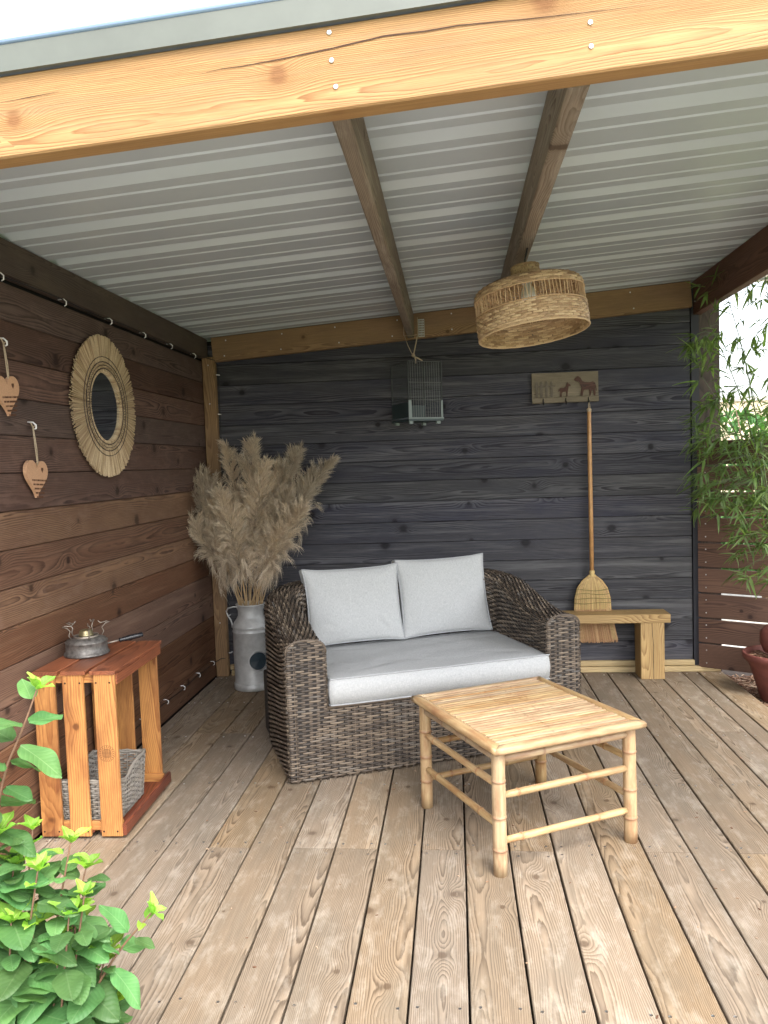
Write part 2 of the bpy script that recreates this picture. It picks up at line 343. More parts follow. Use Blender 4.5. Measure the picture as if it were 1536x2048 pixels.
def leafmat(name, c1, c2, vein, trans=.3, scale=1.0):
    g = NT(name); P = g.obj(); R = g.rnd(); x, y, z = g.sep(P)
    ay = g.math('ABSOLUTE', y)
    w = g.math('SINE', g.math('MULTIPLY', g.math('SUBTRACT', x, g.math('MULTIPLY', ay, .75)), 620.*scale))
    vein_m = g.mr(w, .86, 1, 0, .3)
    mid = g.mr(ay, .0004, .0014, .8, 0)
    nn = g.noise(g.vm('ADD', P, g.comb(g.math('MULTIPLY', R, 9.), R, R)), 30, 3)
    c = g.mix(nn, c1, c2); c = g.mix(g.math('MAXIMUM', vein_m, mid), c, vein)
    hv = g.n('HueSaturation'); g.set(hv.inputs['Color'], c); g.set(hv.inputs['Value'], g.math('ADD', .62, g.math('MULTIPLY', R, .8)))
    g.set(hv.inputs['Hue'], g.math('ADD', .485, g.math('MULTIPLY', g.math('FRACT', g.math('MULTIPLY', R, 11.)), .03)))
    g.bump(g.math('MULTIPLY', w, -1.), .00016)
    m = g.base(hv.outputs[0], .5, .35)
    tr = g.n('BsdfTranslucent'); g.set(tr.inputs[0], g.mix(1., hv.outputs[0], (1.5, 1.6, .6), 'MULTIPLY'))
    ms = g.n('MixShader'); ms.inputs[0].default_value = trans
    g.t.links.new(g.b.outputs[0], ms.inputs[1]); g.t.links.new(tr.outputs[0], ms.inputs[2]); g.t.links.new(ms.outputs[0], g.out.inputs[0])
    return m
LEAF = leafmat('hydrangea_leaf', (.060, .150, .050), (.115, .235, .075), (.15, .26, .11))
LEAFY = leafmat('young_hydrangea_leaf', (.20, .38, .05), (.28, .47, .07), (.38, .55, .16), .4)
BLEAF = leafmat('bamboo_leaf', (.12, .20, .075), (.26, .36, .14), (.25, .35, .14), .5, 0.2)
STEM = plain('reddish_stem', (.16, .085, .05), .6, nscale=60, namt=.3)
CULM = plain('bamboo_culm', (.10, .13, .05), .5, nscale=30, namt=.3)
CLAY = plain('red_clay', (.15, .045, .035), .65, nscale=30, namt=.2)
g = NT('bark_mulch'); geo = g.n('NewGeometry')
MULCH = g.base(g.ramp(geo.outputs['Random Per Island'], [(0, (.10, .05, .03)), (.4, (.22, .12, .075)), (.75, (.34, .22, .14)), (1, (.42, .31, .22))]), .85, .2)
SOIL = plain('soil', (.055, .038, .028), .95, nscale=30, namt=.4, bump=.01)
g = NT('lawn_grass'); P = g.obj(); nn = g.noise(P, 2.2, 5, .65); n2 = g.noise(P, 60, 3, .7)
LAWN = g.base(g.mix(n2, g.mix(nn, (.06, .10, .03), (.13, .18, .06)), (.16, .19, .07)), .95, .1)
STONE = plain('pale_paving', (.42, .40, .36), .9, nscale=5, namt=.12)
RENDER = plain('cream_render', (.62, .52, .36), .9, nscale=6, namt=.06)
BRASS = plain('aged_brass', (.30, .26, .15), .4, metal=.8, nscale=40, namt=.3)
TIN = plain('aged_tin', (.16, .15, .14), .5, metal=.6, nscale=60, namt=.5, bump=.001)
RUSTW = plain('dull_wire', (.30, .26, .22), .5, metal=.7)
BLK = plain('black_handle_paint', (.012, .013, .016), .25, nscale=80, namt=.3)
CABLE = plain('black_cable', (.01, .01, .012), .5)
CAGEW = plain('cage_wire', (.20, .21, .20), .4, metal=.5)
CAGED = plain('dark_cage_wire', (.045, .05, .05), .5, metal=.4)
CAGEP = plain('cage_tray', (.035, .055, .06), .5)
CAGEPL = plain('pale_cage_plastic', (.17, .21, .205), .4)
g = NT('mirror_glass'); MIRR = g.base((.8, .84, .88), .03, .5, 1)
BLUEE = plain('dark_blue_enamel', (.028, .045, .058), .35, nscale=20, namt=.2)
BURN = plain('engraved_burn', (.11, .045, .022), .8)
TRIMB = plain('dark_blue_membrane', (.020, .020, .028), .6)

# ------------------------------------------------------------------ ground
gr = mesh('ground', [(-60, -60, -.16), (60, -60, -.16), (60, 60, -.16), (-60, 60, -.16)], [(0, 1, 2, 3)], LAWN); tag(gr, kind='structure')
pv = MB(); pv.box((-1.2, -8.5, -.155), (5.5, -3.9, -.13)); pvo = pv.build('terrace_paving', STONE); tag(pvo, kind='structure')
bed = mesh('flower_bed', [(3.16, -3.4, -.07), (6.2, -3.4, -.07), (6.2, .5, -.07), (3.16, .5, -.07)], [(0, 1, 2, 3)], SOIL); tag(bed, kind='structure')
gp = mesh('added_gap_ground', [(2.2, .5, -.12), (18, .5, -.12), (18, 8.8, -.12), (2.2, 8.8, -.12)], [(0, 1, 2, 3)], plain('added_pale_gravel', (.46, .43, .38), .9, nscale=60, namt=.3, bump=.01)); tag(gp, kind='structure')  # pale ground added so the fence gaps show white light
sb = mesh('planting_soil', [(-.4, -3.85, -.10), (3.1, -3.85, -.10), (3.1, -3.34, -.10), (-.4, -3.34, -.10)], [(0, 1, 2, 3)], SOIL); tag(sb, kind='structure')
uv = mesh('ground_under_deck', [(-.1, -3.32, -.12), (3.15, -3.32, -.12), (3.15, .3, -.12), (-.1, .3, -.12)], [(0, 1, 2, 3)], SOIL); tag(uv, kind='structure')
V = []; F = []
rr = np.random.RandomState(3)
def chips(n, x0, x1, y0, y1, z, name, label, cat, size=(.02, .07), filt=None, parent=None, kind='stuff'):
    mb = MB()
    for i in range(n):
        x = rr.uniform(x0, x1); y = rr.uniform(y0, y1)
        if filt and not filt(x, y): continue
        l = rr.uniform(*size); w = rr.uniform(.003, .012)
        M = Matrix.Translation((x, y, z+rr.uniform(0, .02))) @ Euler((rr.uniform(-.4, .4), rr.uniform(-.35, .35), rr.uniform(0, 6.3))).to_matrix().to_4x4()
        mb.box((-l/2, -w/2, -.002), (l/2, w/2, .002), M)
    o = mb.build(name, MULCH, parent); tag(o, label, cat, kind=kind); return o
fdir = Vector((.84, -.54, 0)).normalized(); fo = Vector((3.012, -.03, 0))
def infront(x, y): return (x-fo.x)*fdir.y - (y-fo.y)*fdir.x > -.02
chips(5200, 3.16, 3.9, -1.6, .05, -.065, 'bark_mulch', 'brown bark mulch strewn beside the right edge of the deck', 'mulch')
# ------------------------------------------------------------------ deck
deck = thing('wooden_deck', None, None, kind='structure')
D0, DP = 1.4114, .15
scr = MB()
rg = random.Random(11)
k0 = -9
edges = [D0+k*DP for k in range(-9, 11)]
bounds = [(a, b) for a, b in zip(edges[:-1], edges[1:])]
bounds = [(0.004, edges[0])] + bounds
bounds[-1] = (edges[-2], edges[-2]+.098) if False else bounds[-1]
xr_ = bounds[-1][1]
last = bounds+[(2.911, 3.005), (3.005, 3.150)]
joints = {0: None}
for i, (a, b) in enumerate(last):
    gap = .0065 if i > 6 else .0055
    wd = b-a-gap; xc = (a+b)/2
    if wd < .03: continue
    jy = {0: -2.31, 1: -1.2}.get(i % 2, None)
    if i in (5, 7, 8, 10, 12, 15, 17): ys = [-3.33, -2.27, .14]
    elif i in (2, 3, 13, 19): ys = [-3.33, -1.10, .14]
    else: ys = [-3.33, .14]
    for y0, y1 in zip(ys[:-1], ys[1:]):
        dz = rg.uniform(-.0012, .0012)
        o = timber('plank', (xc+rg.uniform(-.0008, .0008), y0+.0012, -.0135+dz), (xc+rg.uniform(-.0008, .0008), y1-.0012, -.0135+dz), wd, .027, DECK, deck, wdir=(1, 0, 0), ch=.0025)
    for yj in (-3.05, -2.30, -2.235, -1.72, -1.15, -.6, -.08):
        if yj in (-2.30, -2.235) and len(ys) != 3: 
            if yj == -2.30: continue
        for s in (-.36, .34):
            scr.lathe([(.0042, -.001), (.0042, .0008), (.0015, .0003)], 8, Matrix.Translation((xc+s*wd+rg.uniform(-.004, .004), yj+rg.uniform(-.008, .008), .0005)))
tag(scr.build('screw', SCREW, deck), kind='stuff')
jo = MB()
for y in (-3.2, -2.26, -1.7, -1.12, -.6, -.05): jo.box((0, y-.022, -.11), (3.13, y+.022, -.0285))
tag(jo.build('joist', DARKB, deck))
fas = timber('fascia', (0, -3.345, -.06), (3.15, -3.345, -.06), .10, .022, DECK, deck)
rr2 = random.Random(77); mb = MB()
for i in range(170):
    x = rr2.uniform(.1, 3.1); y = rr2.uniform(-3.2, -.1); l = rr2.uniform(.003, .012); w = l*rr2.uniform(.2, .6); a = rr2.uniform(0, 6.3)
    M = Matrix.Translation((x, y, .0012+rr2.uniform(0, .001))) @ Euler((rr2.uniform(-.2, .2), rr2.uniform(-.2, .2), a)).to_matrix().to_4x4()
    mb.box((-l/2, -w/2, -.0006), (l/2, w/2, .0006), M)
o = mb.build('leaf_litter', MULCH); tag(o, 'tiny bits of dry leaf and straw scattered over the deck boards', 'litter', kind='stuff')
# ------------------------------------------------------------------ walls
Z0, LP = 1.8745, .1346
wl_ = thing('plank_wall', 'brown stained horizontal plank wall on the left with a straw mirror and wooden hearts', 'wall')
rg = random.Random(5)
for k in range(-2, 15):
    zt = Z0-(k-0)*LP; zb = zt-LP
    zb = max(zb, .003); zt2 = min(zt, 2.02)
    if zt2-zb < .03: continue
    timber('plank', (-.013+rg.uniform(-.001, .001), -3.25, (zt2+zb)/2), (-.013, .02, (zt2+zb)/2), zt2-zb-.0022, .026, LWALL2 if k in (5, 7) else (LWALL if k < 5 else LWALL3), wl_, ch=.0032)
mb = MB(); mb.box((-.05, -3.25, -.1), (-.028, .13, 2.12)); mb.build('light_block_board', BLACK, wl_)  # added black board, stops light leaking between the planks
Z1, BP = 1.8549, .128
wb_ = thing('plank_wall', 'charcoal stained horizontal plank wall behind the sofa', 'wall')
for k in range(-3, 16):
    zt = Z1-k*BP; zb = zt-BP
    if k > 14: continue
    zb = max(zb, .02)
    x0 = .0; x1 = 2.985
    if zt > 2.16: x0 = 1.4
    if zt > 2.3: x0 = 2.75
    timber('plank', (x0, .013+rg.uniform(-.001, .001), (zt+zb)/2), (x1, .013, (zt+zb)/2), zt-zb-.002, .026, BWALL, wb_, ch=.0026)
mb = MB(); mb.box((-.05, .028, -.1), (2.99, .05, 2.14)); mb.build('light_block_board', BLACK, wb_)  # added black board, closes the plank joints against light
mb = MB(); mb.box((2.991, -.006, .0), (3.036, .04, 2.33)); tag(mb.build('corner_trim', TRIMB, wb_), 'dark blue black trim strip closing the right end of the planks')
# sill timbers
sl = thing('sill_timber', 'two stacked pale pine timbers lying along the foot of the charcoal wall', 'timber', (0, 0, 0))
timber('plank', (.10, -.018, .0175), (3.14, -.018, .0175), .033, .034, SILLW, sl)
timber('plank', (.09, -.008, .0535), (2.99, -.008, .0535), .032, .028, SILLW, sl)
# ------------------------------------------------------------------ canopy
SL = .0666
CRK1 = [(1.03, 2.178), (1.081, 2.187), (1.13, 2.189), (1.213, 2.197), (1.322, 2.21), (1.438, 2.227), (1.525, 2.23), (1.596, 2.236), (1.733, 2.237), (1.879, 2.241), (1.986, 2.245)]
CRK2 = [(0.579, 2.153), (0.649, 2.16), (0.716, 2.167)]
def zc(x, a=2.151): return a+SL*x
cn = thing('timber_canopy', 'sloping timber canopy with a corrugated grey metal roof over the deck', 'canopy')
fb = timber('front_beam', (-.35, -3.137, zc(-.35, 1.995)+.0885), (3.7, -3.137, zc(3.7, 1.995)+.0885), .177, .056, LARCH, cn, ch=.004)
# screws in the beam face (axis along -Y)
def screw(x, z, y, par, r=.0055):
    m = MB(); M = Matrix.Translation((x, y, z)) @ Matrix.Rotation(PI/2, 4, 'X')
    m.lathe([(r, -.001), (r, .0012), (r*.8, .002), (r*.35, .0012)], 12, M)
    o = m.build('screw', SCREW, par, True); return o
def sub(o, par):
    "make o, built in the frame of par's own parent, a sub-part of par"
    o.parent = par; o.matrix_parent_inverse = par.matrix_basis.inverted(); return o
def crack(pts, y, w, par, label):
    m = MB()
    for i, ((xa, za), (xb, zb_)) in enumerate(zip(pts[:-1], pts[1:])):
        n = len(pts)-1; wa = w*math.sin(PI*(i+.15)/(n+.3)); wb = w*math.sin(PI*(i+1.15)/(n+.3))
        m.add([(xa, y, za-wa), (xb, y, zb_-wb), (xb, y, zb_+wb), (xa, y, za+wa)], [(0, 1, 2, 3)])
    return tag(sub(m.build('drying_crack', plain('crack_shadow_wood', (.05, .022, .012), .9), None), par), label)
for (x, z) in ((1.321, 2.244), (1.324, 2.186), (1.331, 2.131), (1.866, 2.220), (1.867, 2.172)):
    sub(screw(x, z, -3.1655, None), fb)
crack(CRK1, -3.1664, .0016, fb, 'long dark drying crack running along the face of the beam')
crack(CRK2, -3.1664, .0009, fb, 'short fine crack at the left end of the beam')
timber('rafter', (1.330, -3.108, zc(1.330, 2.002)+.072), (1.319, -.046, zc(1.319, 2.002)+.072), .146, .042, RAFT, cn, ch=.006)
timber('rafter', (1.850, -3.108, zc(1.850, 1.995)+.074), (1.850, -.046, zc(1.850, 1.995)+.074), .15, .048, RAFT, cn, ch=.004)
timber('rear_beam', (.072, -.022, zc(.072, 1.995)+.0765), (2.984, -.022, zc(2.984, 1.995)+.0765), .152, .044, RBEAM, cn, ch=.003)
timber('side_beam', (3.03, -3.108, 2.252), (3.03, .10, 2.252), .196, .05, REDB, cn, ch=.003)
timber('wall_plate', (.006, -3.108, 2.087), (.006, -.0, 2.087), .124, .046, DARKB, cn, ch=.003)
timber('corner_post', (.045, -.030, .003), (.045, -.030, 2.030), .078, .048, RBEAM, cn, wdir=(1, 0, 0), ch=.003)
timber('corner_post', (3.100, .058, -.1), (3.100, .058, 2.25), .126, .085, DARKB, cn, wdir=(1, 0, 0), ch=.003)
timber('corner_post', (3.06, -3.06, -.1), (3.06, -3.06, 2.15), .09, .09, LARCH, cn, wdir=(1, 0, 0), ch=.003)
timber('corner_post', (-.05, -3.30, -.1), (-.05, -3.30, 2.15), .06, .06, DARKB, cn, wdir=(1, 0, 0), ch=.003)
rs = MB()
rgs = random.Random(3)
for i in range(9):
    for s in (.03, .125):
        x = .16+i*.355; z = zc(x, 1.995)+s
        M = Matrix.Translation((x+rgs.uniform(-.02, .02), -.0442, z)) @ Matrix.Rotation(PI/2, 4, 'X')
        rs.lathe([(.0045, -.001), (.0045, .001), (.002, .0015)], 8, M)
for z in (.35, .78, 1.3, 1.74, 1.98):
    rs.lathe([(.004, -.001), (.004, .001), (.002, .0015)], 8, Matrix.Translation((.045, -.0545, z)) @ Matrix.Rotation(PI/2, 4, 'X'))
tag(rs.build('screw', SCREW, cn), kind='stuff')
timber('rear_light_block', (-.29, .268, zc(-.29, 2.07)), (3.12, .268, zc(3.12, 2.07)), .225, .018, DARKB, cn)  # added board, blocks the sky leak at the rear of the roof
eb = timber('eaves_light_block', (-.295, -3.2, 2.085), (-.295, .28, 2.085), .17, .02, DARKB, cn)  # added board, keeps sky from showing through the open rib ends
# perforated angle bracket
mb = MB(); mb.box((1.362, -.050, 2.098), (1.364, -.047, 2.20)); 
pb = MB()
import itertools
px0, pz0 = 1.3665, 2.094
# plate with holes: grid of strips
for i in range(5): pb.box((px0+i*.0085, -.0475, pz0), (px0+i*.0085+.0028, -.0455, pz0+.105))
for j in range(8): pb.box((px0, -.0478, pz0+j*.0145), (px0+.0368, -.0452, pz0+j*.0145+.0045))
tag(pb.build('angle_bracket', GALVL, cn))
# roof sheet
PER = .345; y0 = -2.574
prof = []
k = -3; ys = []
yy = y0-2*PER-.0
pts = []
for n_ in range(-2, 9):
    c_ = y0+n_*PER
    pts += [(c_-.136, 0), (c_-.116, 0), (c_-.110, .007), (c_-.104, .007), (c_-.098, 0), (c_-.047, 0), (c_-.030, .036), (c_+.004, .036), (c_+.040, 0), (c_+.098, 0), (c_+.104, .007), (c_+.110, .007), (c_+.116, 0)]
pts = [p for p in pts if -3.15 < p[0] < .28]
pts = [(-3.16, 0)]+pts+[(.28, 0)]
V = []; n = len(pts)
for x in (-.28, 3.75):
    for dz in (0, .003):
        for (y, z) in pts: V.append((x, y, zc(x)+z+dz))
F = []
for i in range(n-1):
    F.append((i, i+1, 2*n+i+1, 2*n+i)); F.append((n+i, 3*n+i, 3*n+i+1, n+i+1))
    F.append((i, n+i, n+i+1, i+1)); F.append((2*n+i, 2*n+i+1, 3*n+i+1, 3*n+i))
F.append((0, 2*n, 3*n, n)); F.append((n-1, 2*n-1, 4*n-1, 3*n-1))
tag(mesh('roof_sheet', V, F, ROOF, cn), 'corrugated grey metal roof sheet seen from below')
# fascia flashing: drip lip, face, top lip
mb = MB(); MS = Matrix(((1, 0, 0, 0), (0, 1, 0, 0), (SL, 0, 1, 0), (0, 0, 0, 1)))
mb.box((-.30, -3.175, 2.1726), (3.8, -3.169, 2.2315), MS); mb.box((-.30, -3.169, 2.2255), (3.8, -2.98, 2.2315), MS)
mb.box((-.30, -3.179, 2.1726), (3.8, -3.1755, 2.1785), MS)
mb.build('roof_flashing', GUT, cn)
mb = MB(); mb.tube([(-.3, -3.172, zc(-.3, 2.238)), (3.8, -3.172, zc(3.8, 2.238))], .0068, 10); mb.build('flashing_lip', plain('sky_lit_metal_edge', (.22, .30, .44), .3, metal=.3), cn, True)  # pale blue puts the lit top edge into the colour
# ------------------------------------------------------------------ fence
fe = thing('slatted_fence', 'red brown slatted fence running out behind the bamboo with light showing through its gaps', 'fence')
zb = .03
rg = random.Random(9)
for i in range(9):
    a = fo+Vector((0, 0, zb+i*.1535+.0715)); b = a+fdir*2.6
    ofs = Vector((-fdir.y, fdir.x, 0))*.011
    timber('slat', a+ofs, b+ofs+Vector((0, 0, rg.uniform(-.004, .004))), .142 if i < 8 else .14, .02, FENCE, fe, ch=.003)
for s in (1.3, 2.55):
    p = fo+fdir*s+Vector((-fdir.y, fdir.x, 0))*.05
    timber('post', p+Vector((0, 0, -.12)), p+Vector((0, 0, 1.42)), .07, .07, FENCE, fe, wdir=fdir)
fs = MB()
for i in range(9):
    for dz in (.03, .108):
        p = fo+fdir*.045+Vector((0, 0, zb+i*.1535+dz))+Vector((fdir.y, -fdir.x, 0))*.0008
        M = Matrix.Translation(p) @ Vector((fdir.y, -fdir.x, 0)).to_track_quat('Z', 'Y').to_matrix().to_4x4()
        fs.lathe([(.004, -.001), (.004, .001), (.002, .0015)], 8, M)
tag(fs.build('screw', SCREW, fe), kind='stuff')
# ------------------------------------------------------------------ sofa
TH = math.radians(22.2)
so = thing('wicker_sofa', 'brown woven rattan two seat sofa with rounded arms and grey cushions', 'sofa', (.845, -1.745, 0), TH)
SW, SD, T2, RC = 1.375, .80, .085, .20
CUR = [('l', np.array([T2, 0.]), np.array([0., 1.]), SD-T2-RC)]
L1 = SD-T2-RC; LA = RC*PI/2; L2 = SW-2*T2-2*RC
def path(u):
    """centre line of the arm/back wall seen from above, and its outward normal"""
    u = np.asarray(u, float); p = np.zeros((len(u), 2)); nrm = np.zeros((len(u), 2))
    a = u <= L1; p[a] = np.stack([np.full(a.sum(), T2), u[a]], 1); nrm[a] = (-1, 0)
    b = (u > L1) & (u <= L1+LA); t = (u[b]-L1)/RC
    c = np.array([T2+RC, L1]); p[b] = c+RC*np.stack([-np.cos(t), np.sin(t)], 1); nrm[b] = np.stack([-np.cos(t), np.sin(t)], 1)
    c_ = (u > L1+LA) & (u <= L1+LA+L2); p[c_] = np.stack([T2+RC+(u[c_]-L1-LA), np.full(c_.sum(), SD-T2)], 1); nrm[c_] = (0, 1)
    d = (u > L1+LA+L2) & (u <= L1+2*LA+L2); t = (u[d]-L1-LA-L2)/RC
    c = np.array([SW-T2-RC, L1]); p[d] = c+RC*np.stack([np.sin(t), np.cos(t)], 1); nrm[d] = np.stack([np.sin(t), np.cos(t)], 1)
    e = u > L1+2*LA+L2; q = u[e]-(L1+2*LA+L2); p[e] = np.stack([np.full(e.sum(), SW-T2), L1-q], 1); nrm[e] = (1, 0)
    return p, nrm
LT = 2*L1+2*LA+L2
def Hh(u):
    m = np.minimum(u, LT-u)                # distance from the nearer arm front
    x = np.clip((m-.06)/(L1+LA*.9-.06), 0, 1); s = x*x*(3-2*x)
    return .605+.145*s
RX, RZ = T2, .055
_t = np.linspace(0, PI, 181); TAB_O = RX*np.sign(np.cos(_t))*np.abs(np.cos(_t))**.8; TAB_Z = RZ*np.abs(np.sin(_t))**.8
TAB_S = np.concatenate([[0], np.cumsum(np.hypot(np.diff(TAB_O), np.diff(TAB_Z)))]); TAB_S = TAB_S/TAB_S[-1]
def shell(u, v, off=0.):
    u = np.asarray(u, float); v = np.asarray(v, float)
    p, nrm = path(np.clip(u, 0, LT)); H = Hh(u); o = np.zeros(len(u)); z = np.zeros(len(u))
    a = v <= 1; o[a] = T2; z[a] = .012+(H[a]-RZ-.012)*v[a]
    b = (v > 1) & (v < 2); q_ = v[b]-1
    o[b] = np.interp(q_, TAB_S, TAB_O); z[b] = H[b]-RZ+np.interp(q_, TAB_S, TAB_Z)
    c = v >= 2; o[c] = -T2; z[c] = (H[c]-RZ)-(H[c]-RZ-.29)*(v[c]-2)
    sc_ = (T2-off)/T2
    X = p+nrm*(o*sc_)[:, None]
    uu = np.where(u < 0, -u, np.where(u > LT, u-LT, 0))
    X[:, 1] -= uu
    return np.stack([X[:, 0], X[:, 1], z-np.where((v > 1) & (v < 2), off, 0)], 1)
# solid underlay
nu, nv = 90, 24
us = np.linspace(0, LT, nu); vs = np.concatenate([np.linspace(0, 1, 8), np.linspace(1, 2, 12)[1:], np.linspace(2, 3, 6)[1:]])
UU, VV = np.meshgrid(us, vs, indexing='ij'); X = shell(UU.ravel(), VV.ravel(), .004); nv = len(vs)
F = [(i*nv+j, i*nv+j+1, (i+1)*nv+j+1, (i+1)*nv+j) for i in range(nu-1) for j in range(nv-1)]
F += [tuple(range(nv-1, -1, -1)), tuple((nu-1)*nv+j for j in range(nv))]
mb = MB(); mb.add(X.tolist(), F)
mb.box((.01, .006, .012), (SW-.01, SD-.05, .308)); mb.build('inner_shell', RATDARK, so, False)
# woven skin
DU = .032
segs = rows(0, LT, list(np.linspace(0, 1, 58)[:-1]+.5/58), .5/58*.80, DU, .002, .93)
segs += rows(0, LT, list(1+np.linspace(0, 1, 25)[:-1]+.5/25), .5/25*.84, DU, .004, .93)
segs += rows(0, LT, list(2+np.linspace(0, 1, 32)[:-1]+.5/32), .5/32*.82, DU, .004, .93)
V1, F1 = weave(shell, segs, .0044)
RH = .0094
def front(u, v): return np.stack([u, np.zeros(len(np.atleast_1d(u)))-.001+0*v, v], 1)
seg2 = []
zr = .016
while zr < .60:
    if zr < .312: seg2 += rows(.002, SW-.002, [zr], RH*.415, DU, .0004, .93) if int(zr/RH) % 2 else [(a+0, b, c, d) for a, b, c, d in rows(.002+DU*0, SW-.002, [zr], RH*.415, DU, .0004, .93)]
    else:
        hw = T2
        if zr > .605-RZ:
            q = min(1, (zr-(.605-RZ))/RZ); hw = T2*(1-q**2.5)**.4
        if hw > .02:
            for c0 in (T2, SW-T2): seg2 += rows(c0-hw, c0+hw, [zr], RH*.415, DU, .0004, .93)
    zr += RH
# stagger alternate rows
seg3 = []
byrow = {}
for s_ in seg2: byrow.setdefault(round(s_[2]/RH), []).append(s_)
for r_i, lst in byrow.items():
    for (a, b, c, d) in lst:
        sh = DU if r_i % 2 else 0
        a2 = a+sh
        lo, hi = a2-b, a2+b
        xmin = min(x[0]-x[1] for x in lst); xmax = max(x[0]+x[1] for x in lst)
        if c > .312:
            mid = T2 if a < SW/2 else SW-T2
            grp = [x for x in lst if (x[0] < SW/2) == (a < SW/2)]
            xmin = min(x[0]-x[1] for x in grp); xmax = max(x[0]+x[1] for x in grp)
        lo = max(lo, xmin); hi = min(hi, xmax)
        if hi-lo > .006: seg3.append(((lo+hi)/2, (hi-lo)/2, c, d))
        if sh and a-b <= xmin+1e-6: seg3.append((xmin+DU*.35, DU*.35, c, d))
V2, F2 = weave(front, seg3, .0044)
# warp canes showing between the strands
def warp_front():
    out = []
    x = .002+DU
    while x < SW:
        for dx in (-.0022, .0022):
            top = .312 if .17 < x < SW-.17 else .58
            out.append((x+dx, .0018, top/2, top/2-.004))
        x += DU
    return out
V3, F3 = weave(front, warp_front(), .0016)
AllV = np.concatenate([V1, V2, V3]); AllF = np.concatenate([F1, F2+len(V1), F3+len(V1)+len(V2)])
tag(meshnp('woven_skin', AllV, AllF, RATTAN, so), kind='stuff')
tr = MB()
for c0 in (T2, SW-T2):
    for off in (0, .009):
        pts = []
        for i in range(21):
            t = PI*i/20; pts.append((c0-(RX-off)*math.copysign(abs(math.cos(t))**.8, math.cos(t)), .001+.3*off, .605-RZ-.0+(RZ-off*.6)*abs(math.sin(t))**.8))
        tr.tube(pts, .0052, 6)
tr.tube([(.168, -.003, .312), (SW-.168, -.003, .312)], .006, 6)
tag(tr.build('arm_trim', RATTAN, so, True))
# ------------------------------------------------------------------ cushions
_r = random.Random(31)
CREASE = [[(sx*_r.uniform(.55, .85), sy*_r.uniform(.55, .85), math.atan2(sy, sx)+_r.uniform(-.35, .35), _r.uniform(.18, .34), _r.uniform(.002, .0055)) for sx in (-1, 1) for sy in (-1, 1)]
          + [(_r.uniform(-.6, .6), _r.uniform(-.7, .7), _r.uniform(0, 3.1), _r.uniform(.15, .4), _r.uniform(.001, .003)) for _ in range(4)] for _k in range(4)]
def cushion(name, w, h, t, infl, band, mat, label, cat, M, par, pinch=.02, n=44, sag=0., seed=1, group=None, corner=.0):
    rr_ = random.Random(seed); ph = [rr_.uniform(0, 6) for _ in range(8)]
    V = []; F = []
    def pt(i, j, side):
        a = -1+2*i/n; b = -1+2*j/n
        px = a*w/2*(1-pinch*(1-b*b)**1)+0; py = b*h/2*(1-pinch*1.2*(1-a*a))
        # rounded corners
        cr = max(0, abs(a)+abs(b)-1.72)
        px *= 1-cr*corner; py *= 1-cr*corner
        e = max(0., (1-abs(a)**2.6))**.55*max(0., (1-abs(b)**2.6))**.55
        wv = .0045*math.sin(3.1*a+ph[0])*math.sin(2.7*b+ph[1])+.0015*math.sin(7*a+4*b+ph[2])+.001*math.sin(11*b-5*a+ph[3])
        cr_ = 0.
        for (ca, cb, an, ln_, am) in CREASE[seed % 4]:
            u_ = (a-ca)*math.cos(an)+(b-cb)*math.sin(an); v_ = -(a-ca)*math.sin(an)+(b-cb)*math.cos(an)
            cr_ -= am*math.exp(-(v_/.045)**2)*math.exp(-(u_/ln_)**2)-am*.6*math.exp(-((v_-.10)/.06)**2)*math.exp(-(u_/ln_)**2)
        z = band/2+infl*e+wv*e+cr_*min(1, e*1.6)
        return (px, py, (z if side > 0 else -z)-sag*(1-a*a)*(1-b*b))
    for side in (1, -1):
        for i in range(n+1):
            for j in range(n+1): V.append(pt(i, j, side))
    m_ = (n+1)**2
    for i in range(n):
        for j in range(n):
            q = (i*(n+1)+j, (i+1)*(n+1)+j, (i+1)*(n+1)+j+1, i*(n+1)+j+1)
            F.append(q); F.append(tuple(m_+k for k in reversed(q)))
    ring = [(i, 0) for i in range(n)]+[(n, j) for j in range(n)]+[(i, n) for i in range(n, 0, -1)]+[(0, j) for j in range(n, 0, -1)]
    idx = [i*(n+1)+j for i, j in ring]; R = len(idx)
    # bulging band: one middle ring
    base = len(V)
    for q in idx:
        a = Vector(V[q]); b = Vector(V[m_+q]); c = (a+b)/2; o = Vector((c.x, c.y, 0)); 
        d = Vector((c.x/(w/2), c.y/(h/2), 0)); d = Vector((d.x if abs(d.x) > .97 else 0, d.y if abs(d.y) > .97 else 0, 0))
        V.append(tuple(c+d.normalized()*.006 if d.length else c))
    for k in range(R):
        k2 = (k+1) % R
        F.append((idx[k2], idx[k], base+k, base+k2)); F.append((base+k2, base+k, m_+idx[k], m_+idx[k2]))
    o = mesh(name, V, F, mat, None, True)
    o.matrix_world = par @ M; tag(o, label, cat, group)
    pm = MB()
    for sd_ in (0, m_):
        pts = [Vector(V[q+sd_]) for q in idx]; c0 = Vector((0, 0, 0))
        pts = [p+Vector((p.x, p.y, 0)).normalized()*.0015 for p in pts]
        pm.tube(pts+[pts[0]], .0032, 6, False)
    pm.build('piping', PIPING, o, True)
    return o
MSO = Matrix.Translation((.845, -1.745, 0)) @ Matrix.Rotation(TH, 4, 'Z')
cushion('seat_cushion', 1.045, .60, .115, .006, .112, LINEN, 'long light grey seat cushion lying on the wicker sofa', 'cushion', Matrix.Translation((.6985, .293, .3735)), MSO, pinch=.002, seed=4, corner=.06)
def lean(cx, cy, cz, ang, rz=0, ry=0):
    return Matrix.Translation((cx, cy, cz)) @ Matrix.Rotation(rz, 4, 'Z') @ Matrix.Rotation(PI/2-ang, 4, 'X') @ Matrix.Rotation(ry, 4, 'Z')
